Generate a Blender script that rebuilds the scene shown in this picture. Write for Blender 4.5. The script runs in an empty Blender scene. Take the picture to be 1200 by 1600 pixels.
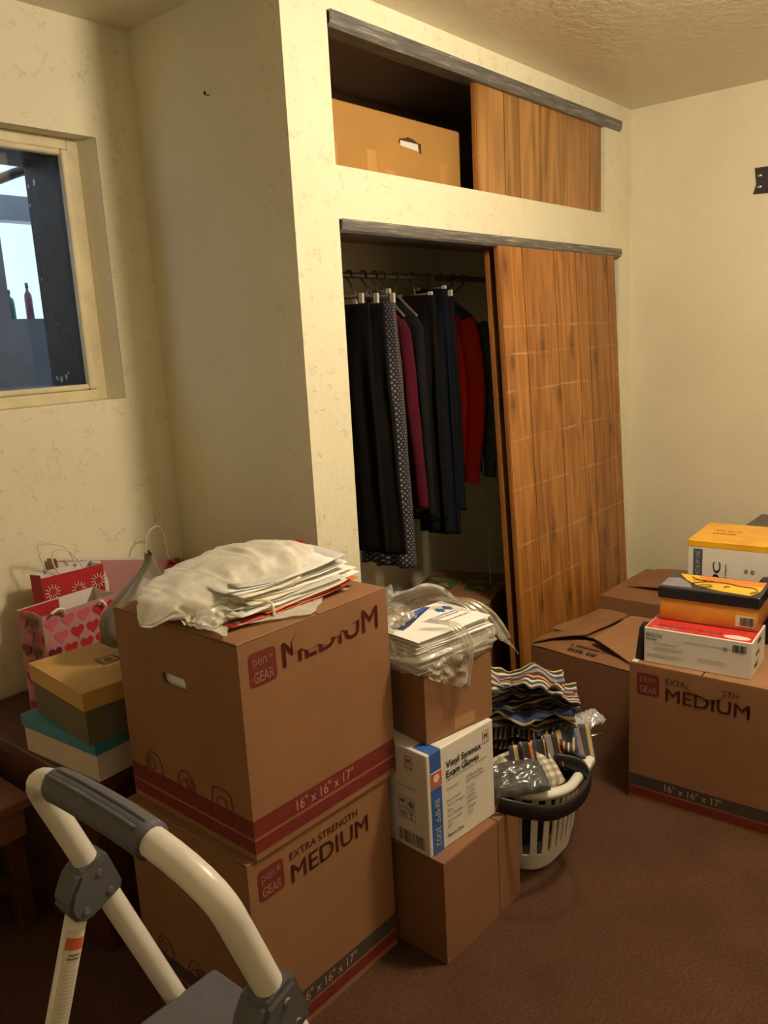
import bpy, bmesh, math, random
from mathutils import Vector, Matrix, noise
random.seed(7)
S = bpy.context.scene
COL = S.collection
# ------------------------------------------------------------------ camera
YAW, PITCH, ROLL, FPX = 0.8729, 0.2070, -0.0543, 1294.4
CAM = Vector((-1.6344, -1.6231, 1.3853))
fw = Vector((math.sin(YAW)*math.cos(PITCH), math.cos(YAW)*math.cos(PITCH), -math.sin(PITCH)))
rt = Vector((math.cos(YAW), -math.sin(YAW), 0)); up = rt.cross(fw)
rt2 = rt*math.cos(ROLL)+up*math.sin(ROLL); up2 = up*math.cos(ROLL)-rt*math.sin(ROLL)
cd = bpy.data.cameras.new('camera'); cam = bpy.data.objects.new('camera', cd); COL.objects.link(cam)
cd.sensor_fit = 'HORIZONTAL'; cd.sensor_width = 36; cd.lens = FPX/1200*36; cd.clip_start = .02
mw = Matrix((rt2, up2, -fw)).transposed().to_4x4(); mw.translation = CAM
cam.matrix_world = mw; S.camera = cam
# ------------------------------------------------------------------ world, exposure
W = bpy.data.worlds.new('world'); S.world = W; W.use_nodes = True
bg = W.node_tree.nodes['Background']; bg.inputs[0].default_value = (.72, .87, 1, 1); bg.inputs[1].default_value = 1.35
S.view_settings.view_transform = 'Standard'; S.view_settings.look = 'None'
S.view_settings.exposure = 0.0; S.view_settings.gamma = 1
S.view_settings.use_curve_mapping = False
LAMP_POS = (.30, -1.30); LAMP_STRENGTH = 205.0; LAMP_COLOR = (1, .84, .60)
# ------------------------------------------------------------------ helpers: materials
def new_mat(name):
    m = bpy.data.materials.new(name); m.use_nodes = True
    nt = m.node_tree; b = nt.nodes['Principled BSDF']
    return m, nt, b
def N(nt, t, **kw):
    n = nt.nodes.new(t)
    for k, v in kw.items(): setattr(n, k, v)
    return n
def ramp(nt, stops, interp='LINEAR'):
    r = N(nt, 'ShaderNodeValToRGB'); cr = r.color_ramp; cr.interpolation = interp
    while len(cr.elements) > 1: cr.elements.remove(cr.elements[-1])
    cr.elements[0].position = stops[0][0]; cr.elements[0].color = (*stops[0][1], 1)
    for p, c in stops[1:]:
        e = cr.elements.new(p); e.color = (*c, 1)
    return r
def c3(v): return (v, v, v)
def sc(c, k): return tuple(max(0, min(1, x*k)) for x in c)
def coords(nt, stretch=(1, 1, 1), world=False):
    mp = N(nt, 'ShaderNodeMapping'); mp.inputs['Scale'].default_value = stretch
    if world:
        g = N(nt, 'ShaderNodeNewGeometry'); nt.links.new(g.outputs['Position'], mp.inputs[0])
    else:
        t = N(nt, 'ShaderNodeTexCoord'); nt.links.new(t.outputs['Object'], mp.inputs[0])
    return mp.outputs[0]
def tex_noise(nt, co, scale, detail=4, rough=.55):
    n = N(nt, 'ShaderNodeTexNoise'); n.inputs['Scale'].default_value = scale
    n.inputs['Detail'].default_value = detail; n.inputs['Roughness'].default_value = rough
    nt.links.new(co, n.inputs['Vector']); return n.outputs[0]
def bump(nt, b, h, strength=.2, dist=.002):
    bp = N(nt, 'ShaderNodeBump'); bp.inputs['Strength'].default_value = strength; bp.inputs['Distance'].default_value = dist
    nt.links.new(h, bp.inputs['Height']); nt.links.new(bp.outputs[0], b.inputs['Normal'])
def math_n(nt, op, a, b=None, c=None):
    m = N(nt, 'ShaderNodeMath', operation=op)
    for i, v in enumerate((a, b, c)):
        if v is None: continue
        if isinstance(v, (int, float)): m.inputs[i].default_value = v
        else: nt.links.new(v, m.inputs[i])
    return m.outputs[0]
def mixc(nt, fac, a, b):
    m = N(nt, 'ShaderNodeMix', data_type='RGBA')
    for s, v in ((0, fac), (6, a), (7, b)):
        if isinstance(v, (int, float)): m.inputs[s].default_value = v
        elif isinstance(v, tuple): m.inputs[s].default_value = (*v, 1)
        else: nt.links.new(v, m.inputs[s])
    return m.outputs[2]
def M(name, col, rough=.6, var=.12, scale=14, bmp=.0, bscale=120, metal=0, stretch=(1, 1, 1), spec=.4, alpha=1, coat=0, trans=0, sheen=0, dist=.002):
    m, nt, b = new_mat(name)
    co = coords(nt, stretch)
    r = ramp(nt, [(.3, sc(col, 1-var)), (.7, sc(col, 1+var))])
    nt.links.new(tex_noise(nt, co, scale), r.inputs[0]); nt.links.new(r.outputs[0], b.inputs['Base Color'])
    b.inputs['Roughness'].default_value = rough; b.inputs['Metallic'].default_value = metal
    b.inputs['Specular IOR Level'].default_value = spec
    b.inputs['Alpha'].default_value = alpha; b.inputs['Coat Weight'].default_value = coat
    b.inputs['Transmission Weight'].default_value = trans; b.inputs['Sheen Weight'].default_value = sheen
    if bmp: bump(nt, b, tex_noise(nt, co, bscale), bmp, dist)
    return m
def wall_mat(name, col, rough=.7, marks=1.0, lump=.35, gloss_spec=.3):
    m, nt, b = new_mat(name); co = coords(nt, world=True)
    big = tex_noise(nt, co, 2.2, 3); r = ramp(nt, [(.3, sc(col, .95)), (.7, sc(col, 1.03))]); nt.links.new(big, r.inputs[0])
    n1 = tex_noise(nt, co, 26, 3, .6)
    line = math_n(nt, 'ABSOLUTE', math_n(nt, 'SUBTRACT', n1, .5))
    rl = ramp(nt, [(0, c3(1)), (.012, c3(1)), (.022, c3(0))]); nt.links.new(line, rl.inputs[0])
    mask = ramp(nt, [(.55, c3(0)), (.6, c3(1))]); nt.links.new(tex_noise(nt, co, 19, 2), mask.inputs[0])
    worm = math_n(nt, 'MULTIPLY', rl.outputs[0], mask.outputs[0])
    worm = math_n(nt, 'MULTIPLY', worm, marks)
    lumps = ramp(nt, [(.42, c3(0)), (.58, c3(1))]); nt.links.new(tex_noise(nt, co, 34, 3), lumps.inputs[0])
    fine = tex_noise(nt, co, 160, 3)
    h = math_n(nt, 'MULTIPLY', lumps.outputs[0], lump)
    h = math_n(nt, 'MULTIPLY_ADD', fine, .25, h)
    h = math_n(nt, 'MULTIPLY_ADD', worm, -1.6, h)
    bump(nt, b, h, .45, .0022)
    colo = mixc(nt, math_n(nt, 'MULTIPLY', worm, .22), r.outputs[0], sc(col, .35))
    nt.links.new(colo, b.inputs['Base Color']); b.inputs['Roughness'].default_value = rough
    b.inputs['Specular IOR Level'].default_value = gloss_spec
    return m
def wood_mat(name, c_dark, c_light, knots=True, scuffs=(), rough=.38, freq=1.0):
    m, nt, b = new_mat(name); co = coords(nt, world=False)
    mp = N(nt, 'ShaderNodeMapping'); mp.inputs['Scale'].default_value = (38*freq, 38*freq, 1.6*freq); nt.links.new(co, mp.inputs[0])
    g1 = tex_noise(nt, mp.outputs[0], 1, 5, .62)
    mp2 = N(nt, 'ShaderNodeMapping'); mp2.inputs['Scale'].default_value = (7*freq, 7*freq, 1.1*freq); nt.links.new(co, mp2.inputs[0])
    g2 = tex_noise(nt, mp2.outputs[0], 1, 3)
    wv = math_n(nt, 'SINE', math_n(nt, 'MULTIPLY', g2, 42))
    g = math_n(nt, 'MULTIPLY_ADD', wv, .10, g1)
    r = ramp(nt, [(.30, c_dark), (.52, tuple((a+b_)/2 for a, b_ in zip(c_dark, c_light))), (.72, c_light)]); nt.links.new(g, r.inputs[0])
    col = r.outputs[0]
    if knots:
        sp_ = N(nt, 'ShaderNodeSeparateXYZ'); nt.links.new(co, sp_.inputs[0]); cb_ = N(nt, 'ShaderNodeCombineXYZ')
        nt.links.new(math_n(nt, 'MULTIPLY', sp_.outputs[0], 8.5), cb_.inputs[0]); nt.links.new(math_n(nt, 'MULTIPLY', sp_.outputs[2], 3.6), cb_.inputs[1])
        v = N(nt, 'ShaderNodeTexVoronoi', voronoi_dimensions='2D'); v.inputs['Scale'].default_value = 1; nt.links.new(cb_.outputs[0], v.inputs['Vector'])
        k = ramp(nt, [(0, c3(1)), (.07, c3(.9)), (.13, c3(.45)), (.30, c3(0))]); nt.links.new(math_n(nt, 'MULTIPLY_ADD', g1, .1, math_n(nt, 'SUBTRACT', v.outputs['Distance'], .05)), k.inputs[0])
        sel = N(nt, 'ShaderNodeSeparateColor'); nt.links.new(v.outputs['Color'], sel.inputs[0])
        kk = math_n(nt, 'MULTIPLY', k.outputs[0], math_n(nt, 'GREATER_THAN', sel.outputs[0], .72))
        col = mixc(nt, math_n(nt, 'MULTIPLY', kk, .9), col, sc(c_dark, .45))
    if scuffs:
        sx = N(nt, 'ShaderNodeSeparateXYZ'); nt.links.new(co, sx.inputs[0])
        wob = tex_noise(nt, co, 5, 2)
        zz = math_n(nt, 'MULTIPLY_ADD', wob, .02, sx.outputs[2])
        tot = None
        for z in scuffs:
            dd = math_n(nt, 'ABSOLUTE', math_n(nt, 'SUBTRACT', zz, z+.01))
            l = math_n(nt, 'SUBTRACT', 1, math_n(nt, 'MULTIPLY', dd, 160)); l = math_n(nt, 'MAXIMUM', l, 0)
            tot = l if tot is None else math_n(nt, 'MAXIMUM', tot, l)
        br = ramp(nt, [(.4, c3(.1)), (.6, c3(1))]); nt.links.new(tex_noise(nt, co, 9, 3), br.inputs[0])
        col = mixc(nt, math_n(nt, 'MULTIPLY', math_n(nt, 'MULTIPLY', tot, br.outputs[0]), .38), col, (.72, .52, .32))
    oi = N(nt, 'ShaderNodeObjectInfo'); hs = N(nt, 'ShaderNodeHueSaturation'); nt.links.new(math_n(nt, 'MULTIPLY_ADD', oi.outputs['Random'], .3, .85), hs.inputs['Value']); nt.links.new(col, hs.inputs['Color'])
    nt.links.new(hs.outputs[0], b.inputs['Base Color']); b.inputs['Roughness'].default_value = rough
    bump(nt, b, g1, .12, .001)
    return m
def stripe_mat(name, cols, axis=0, reps=3.0, rough=.85, wob=.02):
    m, nt, b = new_mat(name)
    t = N(nt, 'ShaderNodeUVMap'); s = N(nt, 'ShaderNodeSeparateXYZ'); nt.links.new(t.outputs[0], s.inputs[0])
    f = math_n(nt, 'FRACT', math_n(nt, 'MULTIPLY', s.outputs[axis], reps))
    r = ramp(nt, [(p, c) for p, c in cols], 'CONSTANT'); nt.links.new(f, r.inputs[0])
    nt.links.new(r.outputs[0], b.inputs['Base Color']); b.inputs['Roughness'].default_value = rough
    bump(nt, b, tex_noise(nt, coords(nt), 300, 2), .15, .001)
    return m
def dots_mat(name, base, dot, reps=60, rad=.28):
    m, nt, b = new_mat(name)
    t = N(nt, 'ShaderNodeUVMap'); mp = N(nt, 'ShaderNodeMapping'); mp.inputs['Scale'].default_value = (reps, reps, 1); mp.inputs['Rotation'].default_value = (0, 0, .785); nt.links.new(t.outputs[0], mp.inputs[0])
    v = N(nt, 'ShaderNodeTexVoronoi'); v.inputs['Scale'].default_value = 1; v.inputs['Randomness'].default_value = .12; nt.links.new(mp.outputs[0], v.inputs['Vector'])
    k = ramp(nt, [(0, dot), (rad, dot), (rad+.08, base)]); nt.links.new(v.outputs['Distance'], k.inputs[0])
    nt.links.new(k.outputs[0], b.inputs['Base Color']); b.inputs['Roughness'].default_value = .9
    return m
def check_mat(name, a, c, b_, n=14):
    m, nt, b = new_mat(name)
    t = N(nt, 'ShaderNodeUVMap'); s = N(nt, 'ShaderNodeSeparateXYZ'); nt.links.new(t.outputs[0], s.inputs[0])
    u = math_n(nt, 'GREATER_THAN', math_n(nt, 'FRACT', math_n(nt, 'MULTIPLY', s.outputs[0], n)), .5)
    v = math_n(nt, 'GREATER_THAN', math_n(nt, 'FRACT', math_n(nt, 'MULTIPLY', s.outputs[1], n)), .5)
    r = ramp(nt, [(0, a), (.34, c), (.8, b_)], 'CONSTANT'); nt.links.new(math_n(nt, 'MULTIPLY', math_n(nt, 'ADD', u, v), .48), r.inputs[0])
    nt.links.new(r.outputs[0], b.inputs['Base Color']); b.inputs['Roughness'].default_value = .85
    return m
def film_mat(name, col, opacity, rough=.22, transl=.5, gloss=.5):
    """thin plastic film: part clear, part milky, with a sheen"""
    m, nt, b = new_mat(name); nt.nodes.remove(b); out = nt.nodes['Material Output']
    co = coords(nt); n = tex_noise(nt, co, 22, 4)
    d = N(nt, 'ShaderNodeBsdfDiffuse'); d.inputs[0].default_value = (*col, 1)
    t = N(nt, 'ShaderNodeBsdfTranslucent'); t.inputs[0].default_value = (*col, 1)
    g = N(nt, 'ShaderNodeBsdfGlossy'); g.inputs[1].default_value = rough; g.inputs[0].default_value = (.9, .9, .9, 1)
    tr = N(nt, 'ShaderNodeBsdfTransparent')
    bp = N(nt, 'ShaderNodeBump'); bp.inputs['Strength'].default_value = .5; bp.inputs['Distance'].default_value = .004; nt.links.new(n, bp.inputs['Height'])
    for x in (d, t, g): nt.links.new(bp.outputs[0], x.inputs['Normal'])
    m1 = N(nt, 'ShaderNodeMixShader'); m1.inputs[0].default_value = transl; nt.links.new(d.outputs[0], m1.inputs[1]); nt.links.new(t.outputs[0], m1.inputs[2])
    m2 = N(nt, 'ShaderNodeMixShader'); nt.links.new(tr.outputs[0], m2.inputs[1]); nt.links.new(m1.outputs[0], m2.inputs[2])
    rr = ramp(nt, [(.35, c3(max(0, opacity-.15))), (.65, c3(min(1, opacity+.15)))]); nt.links.new(n, rr.inputs[0]); nt.links.new(rr.outputs[0], m2.inputs[0])
    lw = N(nt, 'ShaderNodeLayerWeight'); lw.inputs[0].default_value = .35; nt.links.new(bp.outputs[0], lw.inputs['Normal'])
    m3 = N(nt, 'ShaderNodeMixShader'); nt.links.new(math_n(nt, 'MULTIPLY_ADD', lw.outputs['Fresnel'], gloss, .04*gloss/.5), m3.inputs[0]); nt.links.new(m2.outputs[0], m3.inputs[1]); nt.links.new(g.outputs[0], m3.inputs[2])
    nt.links.new(m3.outputs[0], out.inputs[0])
    return m
# ------------------------------------------------------------------ helpers: objects
def tag(o, label=None, cat=None, group=None, kind=None):
    if label: o['label'] = label
    if cat: o['category'] = cat
    if group: o['group'] = group
    if kind: o['kind'] = kind
    return o
def empty(name, loc=(0, 0, 0), rz=0):
    o = bpy.data.objects.new(name, None); COL.objects.link(o); o.empty_display_size = .05
    o.location = loc; o.rotation_euler = (0, 0, rz); return o
def thing(name, label, cat, loc=(0, 0, 0), rz=0, group=None):
    return tag(empty(name, loc, rz), label, cat, group)
def link_mesh(name, me, mat, parent=None, smooth=False):
    o = bpy.data.objects.new(name, me); COL.objects.link(o)
    if mat and not me.materials: me.materials.append(mat)
    if parent: o.parent = parent
    if smooth:
        for p in me.polygons: p.use_smooth = True
    return o
def from_bm(name, bm, mat, parent=None, smooth=False):
    bmesh.ops.recalc_face_normals(bm, faces=bm.faces)
    me = bpy.data.meshes.new(name); bm.to_mesh(me); bm.free()
    return link_mesh(name, me, mat, parent, smooth)
def add_box(bm, lo, hi, mtx=None):
    vs = [bm.verts.new((x, y, z)) for x in (lo[0], hi[0]) for y in (lo[1], hi[1]) for z in (lo[2], hi[2])]
    for f in ((0, 1, 3, 2), (4, 6, 7, 5), (0, 4, 5, 1), (2, 3, 7, 6), (0, 2, 6, 4), (1, 5, 7, 3)): bm.faces.new([vs[i] for i in f])
    if mtx: bmesh.ops.transform(bm, matrix=mtx, verts=vs)
    return vs
def box(name, lo, hi, mat, parent=None, bev=0, seg=2, mtx=None):
    bm = bmesh.new(); add_box(bm, lo, hi, mtx)
    if bev: bmesh.ops.bevel(bm, geom=bm.edges[:], offset=bev, segments=seg, affect='EDGES', profile=.5)
    return from_bm(name, bm, mat, parent)
def boxes(name, lst, mat, parent=None):
    bm = bmesh.new()
    for lo, hi in lst: add_box(bm, lo, hi)
    return from_bm(name, bm, mat, parent)
def catmull(pts, n=8):
    P = [Vector(p) for p in pts]; out = []
    for i in range(len(P)-1):
        a = P[max(0, i-1)]; b = P[i]; c = P[i+1]; d = P[min(len(P)-1, i+2)]
        for k in range(n):
            t = k/n
            out.append(.5*((2*b)+(c-a)*t+(2*a-5*b+4*c-d)*t*t+(3*b-a-3*c+d)*t**3))
    out.append(P[-1]); return out
def add_tube(bm, pts, r, n=10, flat=1.0, closed=False, nrm=None, cap=True):
    pts = [Vector(p) for p in pts]; rings = []; L = len(pts)
    prev = None
    for i, p in enumerate(pts):
        if closed: t = pts[(i+1) % L]-pts[i-1]
        else: t = pts[min(L-1, i+1)]-pts[max(0, i-1)]
        t.normalize()
        if nrm is not None: a = Vector(nrm)
        elif prev is None: a = Vector((0, 0, 1)) if abs(t.z) < .9 else Vector((1, 0, 0))
        else: a = prev
        a = (a-t*a.dot(t)).normalized(); b = t.cross(a); prev = a
        rr = r[i] if isinstance(r, (list, tuple)) else r
        rings.append([bm.verts.new(p+a*math.cos(q)*rr+b*math.sin(q)*rr*flat) for q in [2*math.pi*k/n for k in range(n)]])
    for i in range(L if closed else L-1):
        A, B = rings[i], rings[(i+1) % L]
        for k in range(n): bm.faces.new((A[k], A[(k+1) % n], B[(k+1) % n], B[k]))
    if cap and not closed: bm.faces.new(rings[0]); bm.faces.new(rings[-1])
def tube(name, pts, r, mat, parent=None, n=10, flat=1.0, closed=False, nrm=None):
    bm = bmesh.new(); add_tube(bm, pts, r, n, flat, closed, nrm)
    return from_bm(name, bm, mat, parent, True)
def prism(name, outline, mtx, depth, mat, parent=None, bev=0):
    """2D outline extruded by depth along local z, placed by mtx"""
    bm = bmesh.new()
    vs = [bm.verts.new((x, y, 0)) for x, y in outline]; f = bm.faces.new(vs)
    if depth:
        r = bmesh.ops.extrude_face_region(bm, geom=[f]); bmesh.ops.translate(bm, vec=(0, 0, depth), verts=[g for g in r['geom'] if isinstance(g, bmesh.types.BMVert)])
    if bev: bmesh.ops.bevel(bm, geom=bm.edges[:], offset=bev, segments=2, affect='EDGES')
    bmesh.ops.transform(bm, matrix=mtx, verts=bm.verts)
    return from_bm(name, bm, mat, parent)
def grid(name, fn, nu, nv, mat, parent=None, closed_u=False, thick=0, smooth=True, uvs=(1, 1)):
    verts = [fn(i/(nu if closed_u else nu-1), j/(nv-1)) for j in range(nv) for i in range(nu)]
    faces = []; mu = nu if closed_u else nu-1
    for j in range(nv-1):
        for i in range(mu):
            faces.append((j*nu+i, j*nu+(i+1) % nu, (j+1)*nu+(i+1) % nu, (j+1)*nu+i))
    me = bpy.data.meshes.new(name); me.from_pydata([tuple(v) for v in verts], [], faces)
    uv = me.uv_layers.new(name='UVMap'); k = 0
    for j in range(nv-1):
        for i in range(mu):
            for a, b in ((i, j), (i+1, j), (i+1, j+1), (i, j+1)):
                uv.data[k].uv = (a/mu*uvs[0], b/(nv-1)*uvs[1]); k += 1
    o = link_mesh(name, me, mat, parent, smooth)
    if thick:
        s = o.modifiers.new('solid', 'SOLIDIFY'); s.thickness = thick; s.offset = 0
    return o
def struct(o): o['kind'] = 'structure'; return o
def nz(x, y=0, z=0): return noise.noise(Vector((x, y, z)))
def ridg(x, y=0, z=0): return 1-abs(nz(x, y, z))*2
def lerp(a, b, t): return a+(b-a)*t
def sm(t): t = max(0, min(1, t)); return t*t*(3-2*t)
# faces of a box whose local origin is its front left bottom corner, size (w, d, h)
def face_mtx(size, face):
    w, d, h = size
    o, u, v = {'F': ((0, 0, 0), (1, 0, 0), (0, 0, 1)), 'L': ((0, d, 0), (0, -1, 0), (0, 0, 1)), 'R': ((w, 0, 0), (0, 1, 0), (0, 0, 1)),
               'B': ((w, d, 0), (-1, 0, 0), (0, 0, 1)), 'T': ((0, 0, h), (1, 0, 0), (0, 1, 0))}[face]
    u, v = Vector(u), Vector(v); n = u.cross(v)
    m = Matrix((u, v, n)).transposed().to_4x4(); m.translation = Vector(o); return m
def rounded(u0, v0, u1, v1, r, seg=4):
    out = []
    for cx, cy, a0 in ((u1-r, v0+r, -90), (u1-r, v1-r, 0), (u0+r, v1-r, 90), (u0+r, v0+r, 180)):
        for k in range(seg+1):
            a = math.radians(a0+90*k/seg); out.append((cx+r*math.cos(a), cy+r*math.sin(a)))
    return out
BODY = {}
def on_body(p): return BODY.get(p.name, p)
def decal(parent, size, face, u0, v0, u1, v1, mat, name='printed_panel', off=.0006, r=0):
    pts = rounded(u0, v0, u1, v1, r) if r else [(u0, v0), (u1, v0), (u1, v1), (u0, v1)]
    return prism(name, pts, face_mtx(size, face) @ Matrix.Translation((0, 0, off-.0004)), .0004, mat, on_body(parent))
def poly_decal(parent, size, face, pts, mat, name='printed_mark', off=.0008):
    return prism(name, pts, face_mtx(size, face) @ Matrix.Translation((0, 0, off-.0004)), .0004, mat, on_body(parent))
def text_mesh(s, bold, spacing):
    cu = bpy.data.curves.new('printed_text', 'FONT'); cu.body = s; cu.space_character = spacing; cu.resolution_u = 3
    o = bpy.data.objects.new('printed_text', cu); COL.objects.link(o)
    bpy.context.view_layer.update()
    me = bpy.data.meshes.new_from_object(o.evaluated_get(bpy.context.evaluated_depsgraph_get()))
    bpy.data.objects.remove(o); bpy.data.curves.remove(cu)
    if bold:
        vs = [v.co.copy() for v in me.vertices]; fs = [tuple(p.vertices) for p in me.polygons]; V, F = [], []
        for dx, dy in ((-bold, 0), (bold, 0), (0, bold*.8), (0, -bold*.8)):
            k = len(V); V += [(p.x+dx, p.y+dy, 0) for p in vs]; F += [tuple(i+k for i in f) for f in fs]
        me = bpy.data.meshes.new('printed_text'); me.from_pydata(V, [], F)
    return me
def text(parent, size, face, s, u0, v0, u1, v1, mat, bold=.0, rot=0, off=.0012, spacing=1, clip=None):
    """print s fitted to the rectangle u0..u1, v0..v1 of a face; rot in quarter turns"""
    me = text_mesh(s, bold, spacing); me.name = 'printed_text'
    xs = [v.co.x for v in me.vertices]; ys = [v.co.y for v in me.vertices]
    if not xs: return
    x0, x1, y0, y1 = min(xs), max(xs), min(ys), max(ys)
    if y1-y0 < 1e-4: y1 = y0+1e-4
    fm = face_mtx(size, face)
    for v in me.vertices:
        a = (v.co.x-x0)/(x1-x0); b = (v.co.y-y0)/(y1-y0)
        if rot == 1: a, b = 1-b, a
        elif rot == -1: a, b = b, 1-a
        elif rot == 2: a, b = 1-a, 1-b
        v.co = fm @ Vector((lerp(u0, u1, a), lerp(v0, v1, b), off))
    me.materials.clear()
    return link_mesh('printed_text', me, mat, on_body(parent))
def marks(parent, size, face, u0, v0, u1, v1, mat, off=.0009, seed=1, vertical=False):
    """a line of print too small or blurred to read: short strokes of uneven length"""
    rnd = random.Random(seed); bm = bmesh.new(); f = face_mtx(size, face); a, end = (v0, v1) if vertical else (u0, u1); th = (u1-u0) if vertical else (v1-v0)
    while a < end:
        w = min(end-a, th*rnd.uniform(.35, .8)); q = rnd.uniform(.75, 1)
        if vertical: add_box(bm, (u0, a, off-.0003), (u0+th*q, a+w, off), f)
        else: add_box(bm, (a, v0, off-.0003), (a+w, v0+th*q, off), f)
        a += w+th*rnd.choice((.2, .25, .3, .8))
    return from_bm('blurred_print', bm, mat, on_body(parent))
# ------------------------------------------------------------------ shared materials
WALL = wall_mat('cream_plaster', (.77, .72, .55), marks=1)
WALL_S = wall_mat('cream_plaster_smooth', (.75, .70, .53), marks=.25, lump=.25)
CEIL = wall_mat('ceiling_paint', (.74, .66, .50), rough=.32, marks=.3, lump=1.0, gloss_spec=.5)
CARD = M('cardboard', (.245, .116, .052), .8, .07, 6, .15, 200)
CARD_D = M('cardboard_dark', (.205, .092, .045), .8, .08, 6, .15, 200)
CARD_L = M('cardboard_pale', (.31, .155, .075), .8, .07, 6, .15, 200)
CARD_Y = M('cardboard_yellow', (.36, .19, .05), .8, .06, 5, .1, 160)
TAPE = M('packing_tape', (.36, .21, .10), .25, .05, 10)
RED_INK = M('red_ink', (.15, .016, .013), .7, .15, 40)
DARK_INK = M('dark_ink', (.055, .04, .035), .7, .15, 40)
MAROON_INK = M('maroon_ink', (.10, .022, .015), .7, .15, 40)
PALE_INK = M('pale_ink', (.46, .28, .20), .8, .1, 40)
BLACK_INK = M('black_ink', (.02, .02, .022), .6, .1, 40)
GREY_INK = M('grey_ink', (.16, .15, .14), .7, .1, 40)
WHITE = M('white_card', (.64, .60, .55), .55, .04, 8)
PAPER = M('white_paper', (.80, .79, .76), .75, .05, 10)
PAPER2 = M('grey_paper', (.55, .54, .53), .75, .08, 10)
BLACK = M('black_plastic', (.008, .0075, .008), .42, .1, 20)
STEEL = M('screw_steel', (.6, .6, .6), .3, .05, 20, metal=1)
DARKWOOD = M('dark_red_wood', (.065, .022, .014), .4, .25, 3, stretch=(6, 1, 6))
# ------------------------------------------------------------------ the room
H = 2.314; XR = 2.156; D = .641; XL = -2.35; YF = -2.75
def carpet():
    m, nt, b = new_mat('brown_carpet'); co = coords(nt, world=True)
    n = tex_noise(nt, co, 150, 4, .7); n2 = tex_noise(nt, co, 5, 3)
    r = ramp(nt, [(.3, (.055, .026, .0155)), (.7, (.115, .056, .034))]); nt.links.new(n, r.inputs[0])
    r2 = ramp(nt, [(.3, c3(.8)), (.7, c3(1.1))]); nt.links.new(n2, r2.inputs[0])
    mm = N(nt, 'ShaderNodeMix', data_type='RGBA', blend_type='MULTIPLY'); mm.inputs[0].default_value = 1
    nt.links.new(r.outputs[0], mm.inputs[6]); nt.links.new(r2.outputs[0], mm.inputs[7])
    # darker ring mixed into the carpet colour in front of the basket
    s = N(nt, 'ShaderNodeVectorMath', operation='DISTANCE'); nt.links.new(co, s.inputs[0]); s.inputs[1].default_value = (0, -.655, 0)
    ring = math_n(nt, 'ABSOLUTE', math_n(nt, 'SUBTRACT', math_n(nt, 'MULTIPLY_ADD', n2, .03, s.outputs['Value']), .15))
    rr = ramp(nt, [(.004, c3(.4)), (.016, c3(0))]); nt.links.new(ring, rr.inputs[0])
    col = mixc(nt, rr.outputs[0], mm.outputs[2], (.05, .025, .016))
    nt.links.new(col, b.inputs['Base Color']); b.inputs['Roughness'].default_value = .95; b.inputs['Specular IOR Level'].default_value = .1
    bump(nt, b, n, .8, .006); return m
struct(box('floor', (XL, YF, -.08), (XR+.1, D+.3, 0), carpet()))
struct(box('ceiling', (XL, YF, H), (XR+.1, D+.25, H+.08), CEIL))
struct(box('wall_right', (XR, YF, 0), (XR+.1, D+.3, H), WALL_S))
struct(box('wall_left', (XL-.1, YF, 0), (XL, D+.25, H), WALL_S))
struct(box('wall_front', (XL-.1, YF-.1, 0), (XR+.1, YF, H), WALL_S))
def ring_wall(name, x0, x1, z0, z1, hx0, hx1, hz0, hz1, y0, y1, mat):
    return struct(boxes(name, [((x0, y0, z0), (hx0, y1, z1)), ((hx1, y0, z0), (x1, y1, z1)), ((hx0, y0, z0), (hx1, y1, hz0)), ((hx0, y0, hz1), (hx1, y1, z1))], mat))
WX0 = -1.15
ring_wall('wall_back', XL, XR, 0, H, WX0, -.148, 1.245, 2.0, D, .715, WALL)
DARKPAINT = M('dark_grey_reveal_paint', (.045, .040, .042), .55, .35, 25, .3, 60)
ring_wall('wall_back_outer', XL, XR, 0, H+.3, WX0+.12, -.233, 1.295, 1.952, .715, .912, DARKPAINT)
# closet: front with two openings, side, shelf deck
OL, OR_, UR = .175, 2.03, 1.885
struct(boxes('wall_closet_front', [((0, 0, 0), (OL, .09, H)), ((OL, 0, 2.247), (XR, .09, H)), ((OL, 0, 1.717), (XR, .09, 1.858)),
       ((UR, 0, 1.858), (XR, .09, 2.247)), ((OR_, 0, 0), (XR, .09, 1.717))], WALL))
struct(box('wall_closet_side', (0, .09, 0), (.09, D, H), WALL_S))
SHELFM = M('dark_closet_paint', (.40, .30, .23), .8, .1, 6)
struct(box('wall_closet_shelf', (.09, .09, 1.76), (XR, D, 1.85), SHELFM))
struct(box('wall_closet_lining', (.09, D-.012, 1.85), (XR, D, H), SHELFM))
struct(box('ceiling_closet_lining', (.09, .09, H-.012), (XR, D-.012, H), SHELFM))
# worn metal tracks above the doors
def track_mat():
    m, nt, b = new_mat('worn_track_metal'); co = coords(nt, (1.5, 30, 30))
    r = ramp(nt, [(.35, (.12, .12, .125)), (.55, (.20, .195, .195)), (.66, (.42, .40, .36))]); nt.links.new(tex_noise(nt, co, 6, 5, .65), r.inputs[0])
    nt.links.new(r.outputs[0], b.inputs['Base Color']); b.inputs['Metallic'].default_value = .45; b.inputs['Roughness'].default_value = .45
    return m
TRACK = track_mat()
def track(name, x0, x1, zt, h):
    pts = [(-.013, 0), (-.013, -h*.45), (-.010, -h*.8), (-.003, -h), (.055, -h), (.055, -h+.004), (-.001, -h+.004), (-.006, -h*.75), (-.008, -h*.42), (-.008, -.004), (.055, -.004), (.055, 0)]
    m = Matrix(((0, 0, 1, x0), (1, 0, 0, 0), (0, 1, 0, zt), (0, 0, 0, 1)))
    return struct(prism(name, pts, m, x1-x0, TRACK))
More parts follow.
